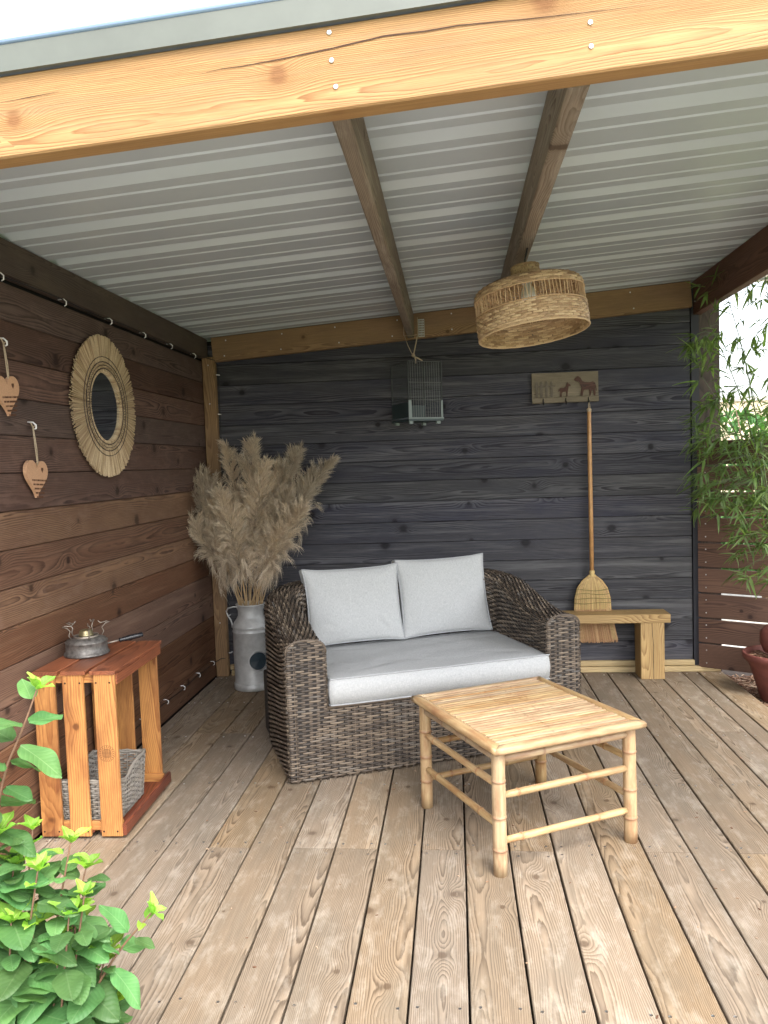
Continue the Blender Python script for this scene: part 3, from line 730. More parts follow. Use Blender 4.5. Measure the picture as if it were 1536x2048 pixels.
cushion('back_cushion', .485, .375, .13, .038, .062, LINEN, 'left back cushion of the wicker sofa with piped edge', 'cushion', lean(.452, .612, .622, .25, 0, .0), MSO, pinch=.042, seed=2, group='grey back cushions on the sofa', corner=-.10)
cushion('back_cushion', .480, .395, .13, .038, .062, LINEN, 'right back cushion of the wicker sofa, its corner overlapping the left one', 'cushion', lean(.938, .622, .630, .24, -.02, .01), MSO, pinch=.042, seed=3, group='grey back cushions on the sofa', corner=-.05)
# ------------------------------------------------------------------ bamboo coffee table
def bamboo(name, p0, p1, r, par, nodes, seed=0, n=14, squash=1, taper=0):
    p0 = Vector(p0); p1 = Vector(p1); x = p1-p0; L = x.length; x.normalize(); y = x.orthogonal().normalized(); z = x.cross(y)
    rr_ = random.Random(seed); st = {0., L}
    for q in nodes:
        for d in (-.012, -.006, -.0025, 0, .0025, .006, .012): 
            if 0 < q+d < L: st.add(q+d)
    k = 0
    while k < L: st.add(k); k += .05
    st = sorted(st); V = []; att = []
    for s in st:
        b = 0; nd = 0
        for q in nodes:
            d = abs(s-q); b += .0022*math.exp(-(d/.0035)**2)-.0007*math.exp(-((d-.007)/.003)**2); nd = max(nd, math.exp(-(d/.0055)**2))
        rr2 = r*(1-taper*(s/L))+b+(.0003*math.sin(s*40+seed))
        if s in (0., L): rr2 -= .001
        V += [(s-L/2, rr2*math.cos(2*PI*j/n), rr2*squash*math.sin(2*PI*j/n)) for j in range(n)]; att += [nd]*n
    K = len(st)
    F = [(i*n+j, i*n+(j+1) % n, (i+1)*n+(j+1) % n, (i+1)*n+j) for i in range(K-1) for j in range(n)]+[tuple(range(n-1, -1, -1)), tuple((K-1)*n+j for j in range(n))]
    o = mesh(name, V, F, BAMB, par, True); a = o.data.attributes.new('node_ring', 'FLOAT', 'POINT'); a.data.foreach_set('value', att)
    c = (p0+p1)/2; o.matrix_local = Matrix(((x.x, y.x, z.x, c.x), (x.y, y.y, z.y, c.y), (x.z, y.z, z.z, c.z), (0, 0, 0, 1)))
    return o
tb = thing('coffee_table', 'low square bamboo coffee table standing in front of the sofa', 'table', (1.776, -2.062, 0), math.radians(27))
LX, LY = .2575, .277
rg = random.Random(21)
for sx in (-1, 1):
    for sy in (-1, 1):
        bamboo('leg', (sx*LX, sy*LY, 0), (sx*LX*.995, sy*LY*.995, .402), .0232, tb, [rg.uniform(.08, .11), rg.uniform(.17, .2), rg.uniform(.27, .33)], rg.randint(0, 99), 18, taper=.06)
for sy, zs in ((-1, (.258, .110)), (1, (.252, .112))):
    for z in zs: bamboo('rail', (-LX+.018, sy*LY, z), (LX-.018, sy*LY, z+.002), .0120, tb, [rg.uniform(.04, .09), rg.uniform(.3, .36)], rg.randint(0, 99))
for sx in (-1, 1):
    for z in (.292, .160): bamboo('rail', (sx*LX, -LY+.018, z), (sx*LX, LY-.018, z-.006), .0120, tb, [rg.uniform(.1, .2), rg.uniform(.38, .45)], rg.randint(0, 99))
for sy in (-1, 1): bamboo('rail', (-LX+.018, sy*(LY+.0), .378), (LX-.018, sy*(LY), .378), .0130, tb, [rg.uniform(.1, .2), rg.uniform(.35, .42)], rg.randint(0, 99))
for sx in (-1, 1): bamboo('rail', (sx*LX, -LY+.018, .380), (sx*LX, LY-.018, .380), .0130, tb, [rg.uniform(.1, .2), rg.uniform(.35, .42)], rg.randint(0, 99))
TX, TY = .2925, .325
for s, a, b in ((1, (-TX, -TY), (TX, -TY)), (1, (-TX, TY), (TX, TY)), (1, (-TX, -TY), (-TX, TY)), (1, (TX, -TY), (TX, TY))):
    # mitred split bamboo border
    A = Vector((a[0], a[1], 0)); B = Vector((b[0], b[1], 0)); d = (B-A).normalized(); inn = Vector((-d.y, d.x, 0)); mid = (A+B)/2
    if inn.dot(-mid) < 0: inn = -inn
    V = []; prof_ = [(.003, .407), (.0, .413), (.001, .423), (.005, .4285), (.014, .4315), (.028, .4312), (.036, .4285), (.037, .407)]
    Lh = (B-A).length/2; K = 19; att = []
    nds = [rg.uniform(-.6, -.2)*Lh, rg.uniform(.2, .7)*Lh]
    for i in range(K+1):
        for w, z in prof_:
            s_ = (-1+2*i/K)*(Lh-w)
            nd = max(math.exp(-((s_-q)/.006)**2) for q in nds)
            p = mid+d*s_+inn*w; V.append((p.x, p.y, z+.0012*nd)); att.append(nd)
    n = len(prof_); F = [(i*n+j, (i+1)*n+j, (i+1)*n+(j+1) % n, i*n+(j+1) % n) for i in range(K) for j in range(n)]+[tuple(range(n)), tuple(K*n+j for j in range(n-1, -1, -1))]
    ang = math.atan2(d.y, d.x)
    o = mesh('top_border', [(Matrix.Rotation(-ang, 3, 'Z') @ Vector(v)) for v in V], F, BAMB, tb, True); o.rotation_euler = (0, 0, ang)
    aa = o.data.attributes.new('node_ring', 'FLOAT', 'POINT'); aa.data.foreach_set('value', att)
NS = 27; ww = (2*TY-.076)/NS
for i in range(NS):
    y = -TY+.038+ww*(i+.5); r = ww*.455; w = .0
    nds = [rg.uniform(-.045, -.015), ] if rg.random() < .6 else [rg.uniform(.04, .09)]
    if rg.random() < .25: nds.append(rg.uniform(-.2, .2))
    V = []; att = []; xs = sorted(set([-TX+.038+(2*TX-.076)*k/8 for k in range(9)]+[q+e for q in nds for e in (-.006, -.002, .002, .006)]))
    pr = [(-1, -.006), (-1, .000), (-.6, .0035), (0, .0048), (.6, .0035), (1, 0), (1, -.006)]
    zt = .4245+rg.uniform(-.0012, .0012)
    for x in xs:
        nd = max(math.exp(-((x-q)/.003)**2) for q in nds)
        V += [(x, a*r, z+.0010*nd) for a, z in pr]; att += [nd]*7
    K = len(xs); F = [(a*7+j, (a+1)*7+j, (a+1)*7+j+1, a*7+j+1) for a in range(K-1) for j in range(6)]
    F += [(a*7+6, (a+1)*7+6, (a+1)*7, a*7) for a in range(K-1)]+[tuple(range(6, -1, -1)), tuple((K-1)*7+j for j in range(7))]
    F = [tuple(reversed(q)) for q in F]
    o = mesh('slat', V, F, BAMB, tb, False); o.location = (0, y, zt)
    aa = o.data.attributes.new('node_ring', 'FLOAT', 'POINT'); aa.data.foreach_set('value', att)
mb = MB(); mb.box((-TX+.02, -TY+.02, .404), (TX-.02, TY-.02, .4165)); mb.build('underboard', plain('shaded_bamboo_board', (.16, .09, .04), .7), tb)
# ------------------------------------------------------------------ crate
cr = thing('wooden_crate', 'orange varnished wooden crate standing on end by the left wall', 'crate', (.172, -1.985, 0), math.radians(1.6))
CX, CY, CH = .150, .232, .622
for a, b in ((-.150, -.072), (-.043, .033), (.072, .150)):
    timber('slat', ((a+b)/2, -CY-.0, .012), ((a+b)/2, -CY, CH-.016), b-a, .013, CRATE, cr, wdir=(1, 0, 0), ch=.0015)
for a, b in ((-.150, -.078), (-.045, .025), (.055, .135)):
    timber('slat', ((a+b)/2, CY, .020), ((a+b)/2, CY, CH-.016), b-a, .012, CRATE, cr, wdir=(1, 0, 0), ch=.0015)
for a, b in ((-.152, -.058), (-.046, .046), (.060, .156)):
    timber('slat', ((a+b)/2, -CY-.012, CH-.008), ((a+b)/2, CY+.006, CH-.008), b-a, .014, CRATET, cr, wdir=(1, 0, 0), ch=.002)
for z, m in ((CH-.032, CRATE), (.044, CRATE)):
    timber('rail', (-.146, -CY+.016, z), (.146, -CY+.016, z), .032, .018, m, cr, ch=.0015)
    timber('rail', (-.146, CY-.016, z), (.146, CY-.016, z), .032, .018, m, cr, ch=.0015)
timber('rail', (.148, -CY+.005, CH-.035), (.148, CY-.008, CH-.035), .038, .014, CRATET, cr, ch=.0015)
timber('rail', (.158, -CY-.004, .036), (.158, CY+.012, .036), .044, .014, CRATED, cr, ch=.003)
timber('rail', (-.152, -CY+.005, .042), (-.152, CY-.008, .042), .045, .012, CRATED, cr, ch=.002)
for a, b in ((-.14, -.06), (-.04, .04), (.06, .14)):
    timber('base_board', ((a+b)/2, -CY+.008, .024), ((a+b)/2, CY-.008, .024), b-a, .010, CRATED, cr, wdir=(1, 0, 0))
nl = MB()
for x in (-.14, -.085, -.032, .022, .082, .132):
    for z in (.03, CH-.045): nl.lathe([(.0035, -.001), (.0035, .0008), (.001, .001)], 8, Matrix.Translation((x, -CY-.0066, z)) @ Matrix.Rotation(PI/2, 4, 'X'))
tag(nl.build('nail', plain('dark_rusty_nail', (.05, .025, .02), .5, metal=.5), cr), kind='stuff')
st = MB(); MSt = Matrix.Translation((.108, -CY-.0068, .318)) @ Matrix.Rotation(PI/2, 4, 'X')
def ringflat(m, r0, r1, M, n=28, a0=0, a1=2*PI):
    for i in range(n):
        t0 = a0+(a1-a0)*i/n; t1 = a0+(a1-a0)*(i+.75)/n
        m.add([M @ Vector((r*math.cos(t), r*math.sin(t), 0)) for t in (t0, t1) for r in (r0, r1)], [(0, 1, 3, 2)])
ringflat(st, .029, .0305, MSt); ringflat(st, .0205, .0215, MSt)
for i in range(20):
    t = 2*PI*i/20
    st.add([MSt @ (Matrix.Rotation(t, 3, 'Z') @ Vector(p)) for p in ((.0232, -.0012, 0), (.0272, -.0012, 0), (.0272, .0012, 0), (.0232, .0012, 0))], [(0, 1, 2, 3)])
for k in range(-3, 4):
    w = math.sqrt(max(0, .0185**2-(k*.005)**2))
    st.add([MSt @ Vector(p) for p in ((-w, k*.005-.0007, 0), (w, k*.005-.0007, 0), (w, k*.005+.0007, 0), (-w, k*.005+.0007, 0))], [(0, 1, 2, 3)])
    st.add([MSt @ Vector(p) for p in ((k*.005-.0007, -w, 0), (k*.005+.0007, -w, 0), (k*.005+.0007, w, 0), (k*.005-.0007, w, 0))], [(0, 1, 2, 3)])
tag(st.build('brand_stamp', BURN, cr))
# basket inside the crate
bk = thing('wicker_basket', 'small grey willow basket standing inside the orange crate', 'basket', (.188, -2.045, .032), math.radians(1.6))
BX, BY = .105, .150
per = [(-BX, -BY), (BX, -BY), (BX, BY), (-BX, BY)]
Lp = [2*BX, 2*BY, 2*BX, 2*BY]; LTB = sum(Lp)
def bask(u, v):
    u = np.mod(np.asarray(u, float), LTB); X = np.zeros((len(u), 3)); acc = 0
    for i in range(4):
        m_ = (u >= acc) & (u < acc+Lp[i]+1e-9); t = (u[m_]-acc)/Lp[i]
        A = np.array(per[i]); B = np.array(per[(i+1) % 4]); sc_ = 1-.10*(1-np.asarray(v)[m_]/.17)
        X[m_, :2] = (A+(B-A)*t[:, None])*sc_[:, None]; acc += Lp[i]
    # dip of the rim at the long sides
    X[:, 2] = np.asarray(v)*(1-.0*u)
    a = np.abs(X[:, 1]); 
    X[:, 2] *= np.where(np.asarray(v) > .02, 1-.18*np.exp(-((X[:, 1]+.06)/.06)**2), 1)
    return X
sg = rows(0, LTB, [.006+.0088*i for i in range(19)], .0040, .021, .0006, 1.02)
Vb, Fb = weave(bask, sg, .0038)
tag(meshnp('woven_side', Vb, Fb, WICKG, bk), kind='stuff')
m = MB(); uu = np.linspace(0, LTB, 57)
for o_, rr_ in ((0, .0045), (.004, .0045), (.002, .004)):
    P3 = bask(uu[:-1], np.full(56, .172)); pts = [Vector(p)+Vector((0, 0, o_+.003*math.sin(i*1.5+o_*900))) for i, p in enumerate(P3)]; m.tube(pts+[pts[0]], rr_, 6, False)
tag(m.build('rim', WICKG, bk, True))
m = MB()
for i in range(28):
    p = bask(np.array([LTB*i/28]), np.array([.0]))[0]; q = bask(np.array([LTB*i/28]), np.array([.17]))[0]; m.tube([p, q], .0022, 5)
m.box((-BX*.88, -BY*.88, 0), (BX*.88, BY*.88, .006)); tag(m.build('stake', WICKG, bk), kind='stuff')
# camping stove on the crate
cs = thing('spirit_stove', 'old tin spirit stove with a black handle standing on the orange crate', 'stove', (.108, -1.968, .6225), math.radians(14))
m = MB(); m.lathe([(.001, 0), (.084, 0), (.086, .004), (.083, .010), (.078, .013), (.077, .046), (.079, .049), (.079, .053), (.074, .055), (.073, .059), (.050, .067), (.044, .069), (.001, .069)], 40); m.build('fuel_tank', TIN, cs, True)
m = MB(); m.lathe([(.027, .068), (.028, .078), (.025, .080), (.024, .092), (.021, .095), (.001, .096)], 28); m.build('burner_cap', BRASS, cs, True)
m = MB(); m.lathe([(.046, .0685), (.047, .075), (.045, .075), (.044, .069)], 32, cap=False); m.build('burner_ring', RUSTW, cs, True)
for a in (.3, 1.4, 2.7, 3.7, 5.1):
    m = MB(); c, s = math.cos(a), math.sin(a)
    pts = [(.058, .066), (.066, .082), (.060, .098), (.072, .112), (.090, .118), (.078, .121), (.056, .116), (.046, .126)]
    m.tube([(r*c, r*s, z) for r, z in pts], .0021, 6); m.build('pot_support', RUSTW, cs, True)
m = MB(); m.tube([(.076, 0, .036), (.10, .005, .040), (.125, .012, .044)], .0035, 8); m.build('handle_rod', RUSTW, cs, True)
m = MB(); m.tube([(.120, .010, .043), (.124, .011, .0435), (.132, .014, .0445), (.160, .024, .048), (.190, .034, .052), (.205, .039, .054), (.208, .040, .0545)], [.006, .009, .0085, .0115, .0098, .0105, .007], 12); m.build('handle', BLK, cs, True)
# ------------------------------------------------------------------ milk can with pampas
CANX, CANY = .312, -.290
ca = thing('milk_can', 'dull galvanised milk can with a wire handle standing left of the sofa', 'milk can', (CANX, CANY, 0), 0)
m = MB(); m.lathe([(.001, .002), (.112, .002), (.116, .006), (.116, .036), (.112, .040), (.110, .046), (.1115, .20), (.111, .345), (.114, .349), (.114, .354), (.110, .358), (.1115, .375), (.114, .380), (.112, .386), (.100, .408), (.084, .430), (.077, .445), (.076, .47), (.079, .498), (.087, .508), (.090, .512), (.087, .516), (.080, .511), (.076, .49), (.070, .44), (.001, .43)], 56); m.build('body', GALV, ca, True)
m = MB()
def hand(a):
    c, s = math.cos(a), math.sin(a); m_ = MB()
    pts = [(.076, .482), (.082, .497), (.105, .497), (.135, .490), (.146, .472), (.138, .446), (.122, .420), (.114, .395), (.114, .372)]
    P_ = []
    for i in range(len(pts)-1):
        for t in (0, .5): P_.append(((pts[i][0]*(1-t)+pts[i+1][0]*t)*c, (pts[i][0]*(1-t)+pts[i+1][0]*t)*s, pts[i][1]*(1-t)+pts[i+1][1]*t))
    P_.append((pts[-1][0]*c, pts[-1][0]*s, pts[-1][1])); m_.tube(P_, .0048, 8); m_.build('handle', GALVL, ca, True)
hand(math.radians(188)); hand(math.radians(8))
def cyl(r, a, z): return Vector((r*math.cos(a), r*math.sin(a), z))
ac = math.radians(-58); 
for nm, rr0, rr1, off, mt in (('badge_ring', .052, .060, .004, GALVL), ('badge_disc', 0, .052, .0025, BLUEE)):
    m = MB()
    for i in range(40):
        t0, t1 = 2*PI*i/40, 2*PI*(i+1)/40
        q = [cyl(.1125+off, ac+r*math.cos(t)/.1125, .185+r*math.sin(t)) for t, r in ((t0, max(rr0, .001)), (t1, max(rr0, .001)), (t1, rr1), (t0, rr1))]
        q2 = [cyl(.108, ac+r*math.cos(t)/.1125, .185+r*math.sin(t)) for t, r in ((t0, max(rr0, .001)), (t1, max(rr0, .001)), (t1, rr1), (t0, rr1))]
        m.add(q+q2, [(0, 1, 2, 3), (7, 6, 5, 4), (3, 2, 6, 7), (1, 0, 4, 5)])
    m.build(nm, mt, ca)
def plume_mesh(seed, L, Wd, n, name='plume'):
    r_ = np.random.RandomState(seed); nb = 95
    s = np.sort(r_.beta(1.1, 1.15, nb))*.97+.02; phi = r_.uniform(0, 2*PI, nb)
    bend = .11*L
    env = (np.sin(PI*np.clip(s, 0, 1)**.55))**.8*(1-.35*s)
    ln = Wd*(.55+.8*r_.rand(nb))*(.30+1.05*env)
    out = np.stack([np.cos(phi), np.sin(phi), 0*phi], -1)
    droop = np.clip((.55-s)*1.5, 0, 1)*(.5+r_.rand(nb))
    sidev = np.stack([-np.sin(phi), np.cos(phi), 0*phi], -1)*(r_.uniform(-.5, .5, nb))[:, None]
    def branch(i, t):
        p = np.stack([bend*(s[i]**2.2), 0*t, L*s[i]], -1)+(out[i]*.55+sidev[i]*t[:, None]*.5)*(ln[i]*(t**.85))[:, None]
        p[:, 2] += ln[i]*(1.25*t-.25*t*t)-ln[i]*droop[i]*t**2.2*1.5
        return p
    bi = r_.randint(0, nb, n); t = r_.rand(n)**.8; e = .04
    B = branch(bi, t); T = branch(bi, np.minimum(t+e, 1.05))-branch(bi, t); T /= np.linalg.norm(T, axis=1)[:, None]+1e-9
    rnd = r_.normal(size=(n, 3)); rnd -= T*(rnd*T).sum(1)[:, None]; rnd /= np.linalg.norm(rnd, axis=1)[:, None]+1e-9
    hl = Wd*(.20+.30*r_.rand(n))*(1-.3*t)
    B = B+rnd*.004
    K = 3; X = []; w = .00105*(.6+.8*r_.rand(n)); sd = np.cross(T, rnd); ang = r_.uniform(0, PI, n)
    sd = sd*np.cos(ang)[:, None]+rnd*np.sin(ang)[:, None]
    for k in range(K+1):
        q = k/K; p = B+T*(hl*q)[:, None]+rnd*(hl*.38*q*(1.2-.4*q))[:, None]; p[:, 2] -= hl*q*q*.28*(1+droop[bi])
        X.append(p-sd*(w*(1.1-q))[:, None]); X.append(p+sd*(w*(1.1-q))[:, None])
    X = np.stack(X, 1).reshape(-1, 3); nn_ = 2*(K+1); b = np.arange(n)*nn_
    F = np.concatenate([np.stack([b+2*k, b+2*k+1, b+2*k+3, b+2*k+2], 1) for k in range(K)])
    return X, F
PM = []
for i, (L, Wd) in enumerate(((.55, .125), (.50, .145), (.46, .14), (.60, .12))):
    X, F = plume_mesh(i+1, L, Wd, 6500); o = meshnp('plume', X, F, PLUMEM, None, False); PM.append((o.data, L)); bpy.data.objects.remove(o)
tops = [ # tip x,z , y offset, mesh, base of fluff fraction
 (.00, 1.27, .02, 1), (.07, 1.30, .08, 2), (.245, 1.475, .10, 3), (.315, 1.47, .00, 0), (.395, 1.335, -.06, 1), (.47, 1.32, .08, 2), (.575, 1.43, .04, 0), (.665, 1.28, .08, 2), (.775, 1.395, .00, 3),
 (.02, 1.06, -.10, 2), (.26, 1.18, -.14, 1), (.62, 1.10, -.12, 2), (.12, 1.14, .0, 0), (.54, 1.20, -.07, 0), (.16, .97, -.12, 2), (.52, .98, -.14, 2)]
rg = random.Random(8)
GX = ['leaning furthest left against the brown wall', 'second from the left, close to the corner post', 'tallest of all, at the corner post', 'tall and upright right of the tallest one', 'upright in the middle of the bunch', 'half hidden behind the middle', 'slim and tall, right of the middle', 'short, left of the rightmost one', 'leaning furthest right above the sofa', 'low and drooping at the left edge', 'pale and full at the front left', 'low at the front right', 'between the left ones', 'between the middle and the slim one', 'lowest at the left, above the can handle', 'lowest in the centre, above the stalks']
for i, (tx, tz, ty, mi) in enumerate(tops):
    me, L = PM[mi]
    foot = Vector((CANX+rg.uniform(-.05, .05)-(.312-tx)*.08, CANY+rg.uniform(-.04, .04), .47)); tip = Vector((tx, CANY+ty-.0, tz))
    d = (tip-foot); dist = d.length; d.normalize()
    pl = thing('pampas_plume', 'dried pampas plume in the milk can, '+GX[i], 'pampas grass', foot, 0, 'pampas plumes standing in the milk can')
    sc_ = min(1.12, max(.72, (dist-.17)/L*.98)) if dist > .5 else .78
    fl = tip-d*(L*sc_)
    st_ = MB(); b0 = foot-d*.12; b0 = Vector((max(CANX-.05, min(CANX+.05, b0.x)), b0.y, .36)); a = fl-foot
    st_.tube([b0-foot, Vector((0, 0, 0)), a*.5+Vector((0, 0, .004)), a, a+d*.05], [.0036, .0036, .0033, .003, .002], 6)
    st_.build('stalk', STALK, pl, True)
    o = bpy.data.objects.new('plume', me); COL.objects.link(o); o.parent = pl
    q = d.to_track_quat('Z', 'Y'); bendrot = Matrix.Rotation(math.atan2(0, 1 if tx > CANX else -1), 4, 'Z')
    xdir = Vector((1 if tx > CANX else -1, 0, 0)); y_ = d.cross(xdir).normalized(); x_ = y_.cross(d)
    o.matrix_local = Matrix(((x_.x*sc_, y_.x*sc_, d.x*sc_, a.x), (x_.y*sc_, y_.y*sc_, d.y*sc_, a.y), (x_.z*sc_, y_.z*sc_, d.z*sc_, a.z), (0, 0, 0, 1)))
    o['kind'] = 'stuff'
for i in range(12):
    f_ = Vector((CANX+rg.uniform(-.055, .06), CANY+rg.uniform(-.05, .02), .40)); t_ = Vector((CANX+(f_.x-CANX)*3.3+rg.uniform(-.03, .03), f_.y+rg.uniform(-.05, .05), .80+rg.uniform(-.05, .06)))
    m = MB(); m.tube([f_-f_, (t_-f_)*.5, t_-f_], [.0037, .0035, .003], 6); o = m.build('pampas_stalk', STALK, None, True); o.location = f_
    tag(o, 'bare pampas stalk rising from the mouth of the milk can', 'stalk', 'bare stalks standing in the milk can')
# ------------------------------------------------------------------ bench
be = thing('bench', 'small treated pine bench standing against the charcoal wall', 'bench', (0, 0, 0))
timber('seat', (1.99, -.112, .364), (2.803, -.112, .364), .166, .052, PINE, be, wdir=(0, 1, 0), ch=.004)
timber('leg', (2.700, -.112, .001), (2.700, -.112, .338), .138, .155, PINE, be, wdir=(1, 0, 0), ch=.004)
timber('leg', (2.09, -.112, .001), (2.09, -.112, .338), .138, .155, PINE, be, wdir=(1, 0, 0), ch=.004)
ck = MB()
cpts = [(2.697, .335), (2.700, .26), (2.706, .20), (2.702, .12), (2.704, .05), (2.703, .004)]
for (xa, za), (xb, zb_) in zip(cpts[:-1], cpts[1:]):
    ck.add([(xa-.0014, -.1900, za), (xa+.0014, -.1900, za), (xb+.0014, -.1900, zb_), (xb-.0014, -.1900, zb_)], [(0, 1, 2, 3)])
tag(ck.build('drying_crack', BLACK, be), 'dark drying crack running down the front of the leg')
# ------------------------------------------------------------------ key rack and broom
kr = thing('key_rack', 'small wooden key rack with two carved horses on the charcoal wall', 'key rack', (2.243, -.012, 1.754))
timber('board', (-.198, 0, .0), (.198, 0, .0), .182, .018, RACKW, kr, ch=.002)
timber('ledge', (-.198, -.013, -.074), (.198, -.013, -.074), .034, .010, RACKW, kr, ch=.002)
MX = Matrix.Translation((0, -.0115, 0)) @ Matrix.Rotation(PI/2, 4, 'X')
horse = [(.0, .0), (.006, .028), (.012, .048), (.004, .062), (.000, .078), (-.010, .088), (-.028, .092), (-.034, .098), (-.030, .106), (-.018, .112), (-.012, .122), (-.006, .116), (.004, .108), (.014, .090), (.030, .082), (.055, .080), (.078, .084), (.090, .076), (.096, .055), (.100, .030), (.096, .026), (.093, .05), (.088, .040), (.092, .018), (.090, .0), (.082, .0), (.080, .020), (.072, .036), (.066, .020), (.062, .0), (.055, .0), (.058, .022), (.052, .038), (.030, .036), (.022, .034), (.018, .018), (.014, .0), (.007, .0), (.008, .018)]
foal = [(.0, .0), (.003, .022), (.0, .036), (-.008, .030), (-.006, .042), (.004, .052), (.024, .052), (.034, .058), (.042, .074), (.046, .086), (.050, .080), (.062, .070), (.066, .062), (.060, .060), (.052, .064), (.050, .050), (.048, .036), (.046, .020), (.046, .0), (.040, .0), (.040, .020), (.036, .030), (.020, .028), (.012, .022), (.010, .0), (.004, .0)]
m = MB(); m.prism([(x+.088, z-.056) for x, z in horse], 0, .005, MX); m.build('carved_horse', HORSEW, kr)
m = MB(); m.prism([(x-.032, z-.056) for x, z in foal], 0, .005, MX); m.build('carved_foal', HORSEW, kr)
pk = MB()
for x in (-.170, -.142, -.112, -.082): pk.prism([(x-.007, -.056), (x+.007, -.056), (x+.007, .030), (x, .042), (x-.007, .030)], 0, .002, MX)
pk.prism([(-.185, .005), (-.060, .005), (-.060, .013), (-.185, .013)], 0, .003, MX)
tag(pk.build('carved_picket', plain('worn_carving', (.13, .11, .085), .8, nscale=60, namt=.3), kr))
for x in (-.133, .002, .136):
    m = MB(); m.tube([(x, -.016, -.066), (x, -.020, -.092), (x, -.030, -.102), (x, -.040, -.096), (x, -.041, -.086)], .0035, 8); m.build('hook', BLK, kr, True)
br = thing('broom', 'straw broom with a long wooden handle hanging from the key rack', 'broom', (2.379, -.048, .0))
m = MB(); m.tube([(0, .0, .60), (.0, 0, 1.0), (-.001, 0, 1.40), (.0, 0, 1.615), (0, 0, 1.622)], [.0125, .013, .0125, .0115, .008], 14); m.build('handle', HANDLEW, br, True)
m = MB(); m.lathe([(.013, .598), (.0155, .603), (.0165, .612), (.015, .618), (.017, .624), (.016, .634), (.013, .638)], 18); fer_ = m.build('ferrule', BROOMS, br, True)
m = MB(); m.tube([(-.004, -.012, 1.605), (-.004, -.004, 1.64), (0, -.002, 1.668), (.004, -.004, 1.64), (.004, -.012, 1.605)], .0022, 6)
for z in (1.600, 1.606, 1.612): m.lathe([(.0135, z), (.0145, z+.003), (.0135, z+.006)], 14, cap=False)
m.build('hanging_cord', TWINE, br, True)
rg = random.Random(4); mt, mtp = MB(), MB()
def bw(z):   # half width of broom head
    pts = [(.615, .014), (.60, .030), (.575, .062), (.53, .092), (.47, .107), (.40, .112), (.33, .113), (.19, .120)]
    for (z1, w1), (z2, w2) in zip(pts[:-1], pts[1:]):
        if z2 <= z <= z1: return w1+(w2-w1)*(z1-z)/(z1-z2)
    return .12
for i in range(560):
    a = rg.uniform(-1, 1); b = rg.uniform(-1, 1)*math.sqrt(1-a*a*.9); skew = .028
    zs = [.612, .60, .575, .53, .47, .40, .33, .20+rg.uniform(-.008, .008)]; pts = []
    for z in zs:
        dep = .012+.016*min(1, (.612-z)/.1)*(1 if z > .45 else .9)
        pts.append((a*bw(z)*(1+rg.uniform(-.01, .01))+max(0, (.40-z))*.15, b*dep*.8, z))
    mt.tube(pts[:6], .0019, 4, False); mtp.tube(pts[4:], .0017, 4, False)
tag(mt.build('bristle_bundle', BROOMS, br), kind='stuff'); tag(mtp.build('bristle_tip', BROOMT, br), kind='stuff')
m = MB(); m.prism([(-bw(z)*.93+max(0, .4-z)*.15, z) for z in (.6, .53, .47, .4, .3, .215)]+[(bw(z)*.93+max(0, .4-z)*.15, z) for z in (.215, .3, .4, .47, .53, .6)], -.010, .012, Matrix.Rotation(PI/2, 4, 'X')); m.build('bristle_core', plain('broom_core', (.40, .27, .12), .8, nscale=120, namt=.3), br)
m = MB()
for z in (.520, .496, .468, .440):
    w = bw(z)+.003; n = 20
    m.tube([(-w+2*w*k/n, -(.024*math.sqrt(max(0.02, 1-(1-2*k/n)**2))+.003), z+.006*math.sin(k*.33+z*50)*.6) for k in range(n+1)], .0017, 5)
m.build('stitching', plain('broom_stitch', (.20, .19, .07), .8), br)
# ------------------------------------------------------------------ pendant lamp
lp = thing('pendant_lamp', 'round woven seagrass pendant lamp hanging slightly tilted below the right rafter', 'lamp', (1.874, -1.85, 1.797), 0)
lp.rotation_euler = (math.radians(-4.0), math.radians(-6.2), 0)
PR_ = [(.206, .0), (.207, .04), (.206, .085), (.205, .135), (.203, .160), (.194, .175), (.165, .185), (.120, .193), (.075, .200), (.058, .206), (.053, .212), (.052, .235), (.0525, .255)]
Ls = [0.]
for a, b in zip(PR_[:-1], PR_[1:]): Ls.append(Ls[-1]+math.hypot(b[0]-a[0], b[1]-a[1]))
Rr = np.array([p[0] for p in PR_]); Zz = np.array([p[1] for p in PR_]); Ls = np.array(Ls)
def lampP(sign=1):
    def f(u, v): 
        r = np.interp(v, Ls, Rr); z = np.interp(v, Ls, Zz); return np.stack([r*np.cos(u), r*np.sin(u), z], 1)
    return f
def wrow(v0, v1, step, nseg):
    out = []; v = v0+step/2; j = 0
    while v < v1:
        for i in range(nseg):
            if (i+j) % 2 == 0: out.append((2*PI*(i+.5)/nseg+random.uniform(-.01, .01), 2*PI/nseg*1.0, v+random.uniform(-.0006, .0006), step*.52))
        v += step; j += 1
    return out
sg = wrow(.0, .083, .0088, 66)+wrow(.142, .285, .0088, 60)+wrow(.285, Ls[-1], .0085, 20)
sg = [(a, b, c, d*.88) for a, b, c, d in sg]
Vl, Fl = weave(lampP(), sg, .0038)
sgi = [(u, h, v, q) for u, h, v, q in sg]
def lampI(u, v):
    X = lampP()(u, v); X[:, :2] *= (.985 if True else 1); return X
Vi, Fi = weave(lambda u, v: lampI(u, v), sgi, -.0025)
tag(meshnp('woven_shade', np.concatenate([Vl, Vi]), np.concatenate([Fl, Fi[:, ::-1]+len(Vl)]), STRAW, lp), kind='stuff')
m = MB(); rg = random.Random(6)
for i in range(92):
    a = 2*PI*i/92+rg.uniform(-.018, .018); a2 = a+rg.uniform(-.03, .03)
    m.tube([(.2045*math.cos(a), .2045*math.sin(a), .080), (.203*math.cos(a2), .203*math.sin(a2), .144)], .0017, 4, False)
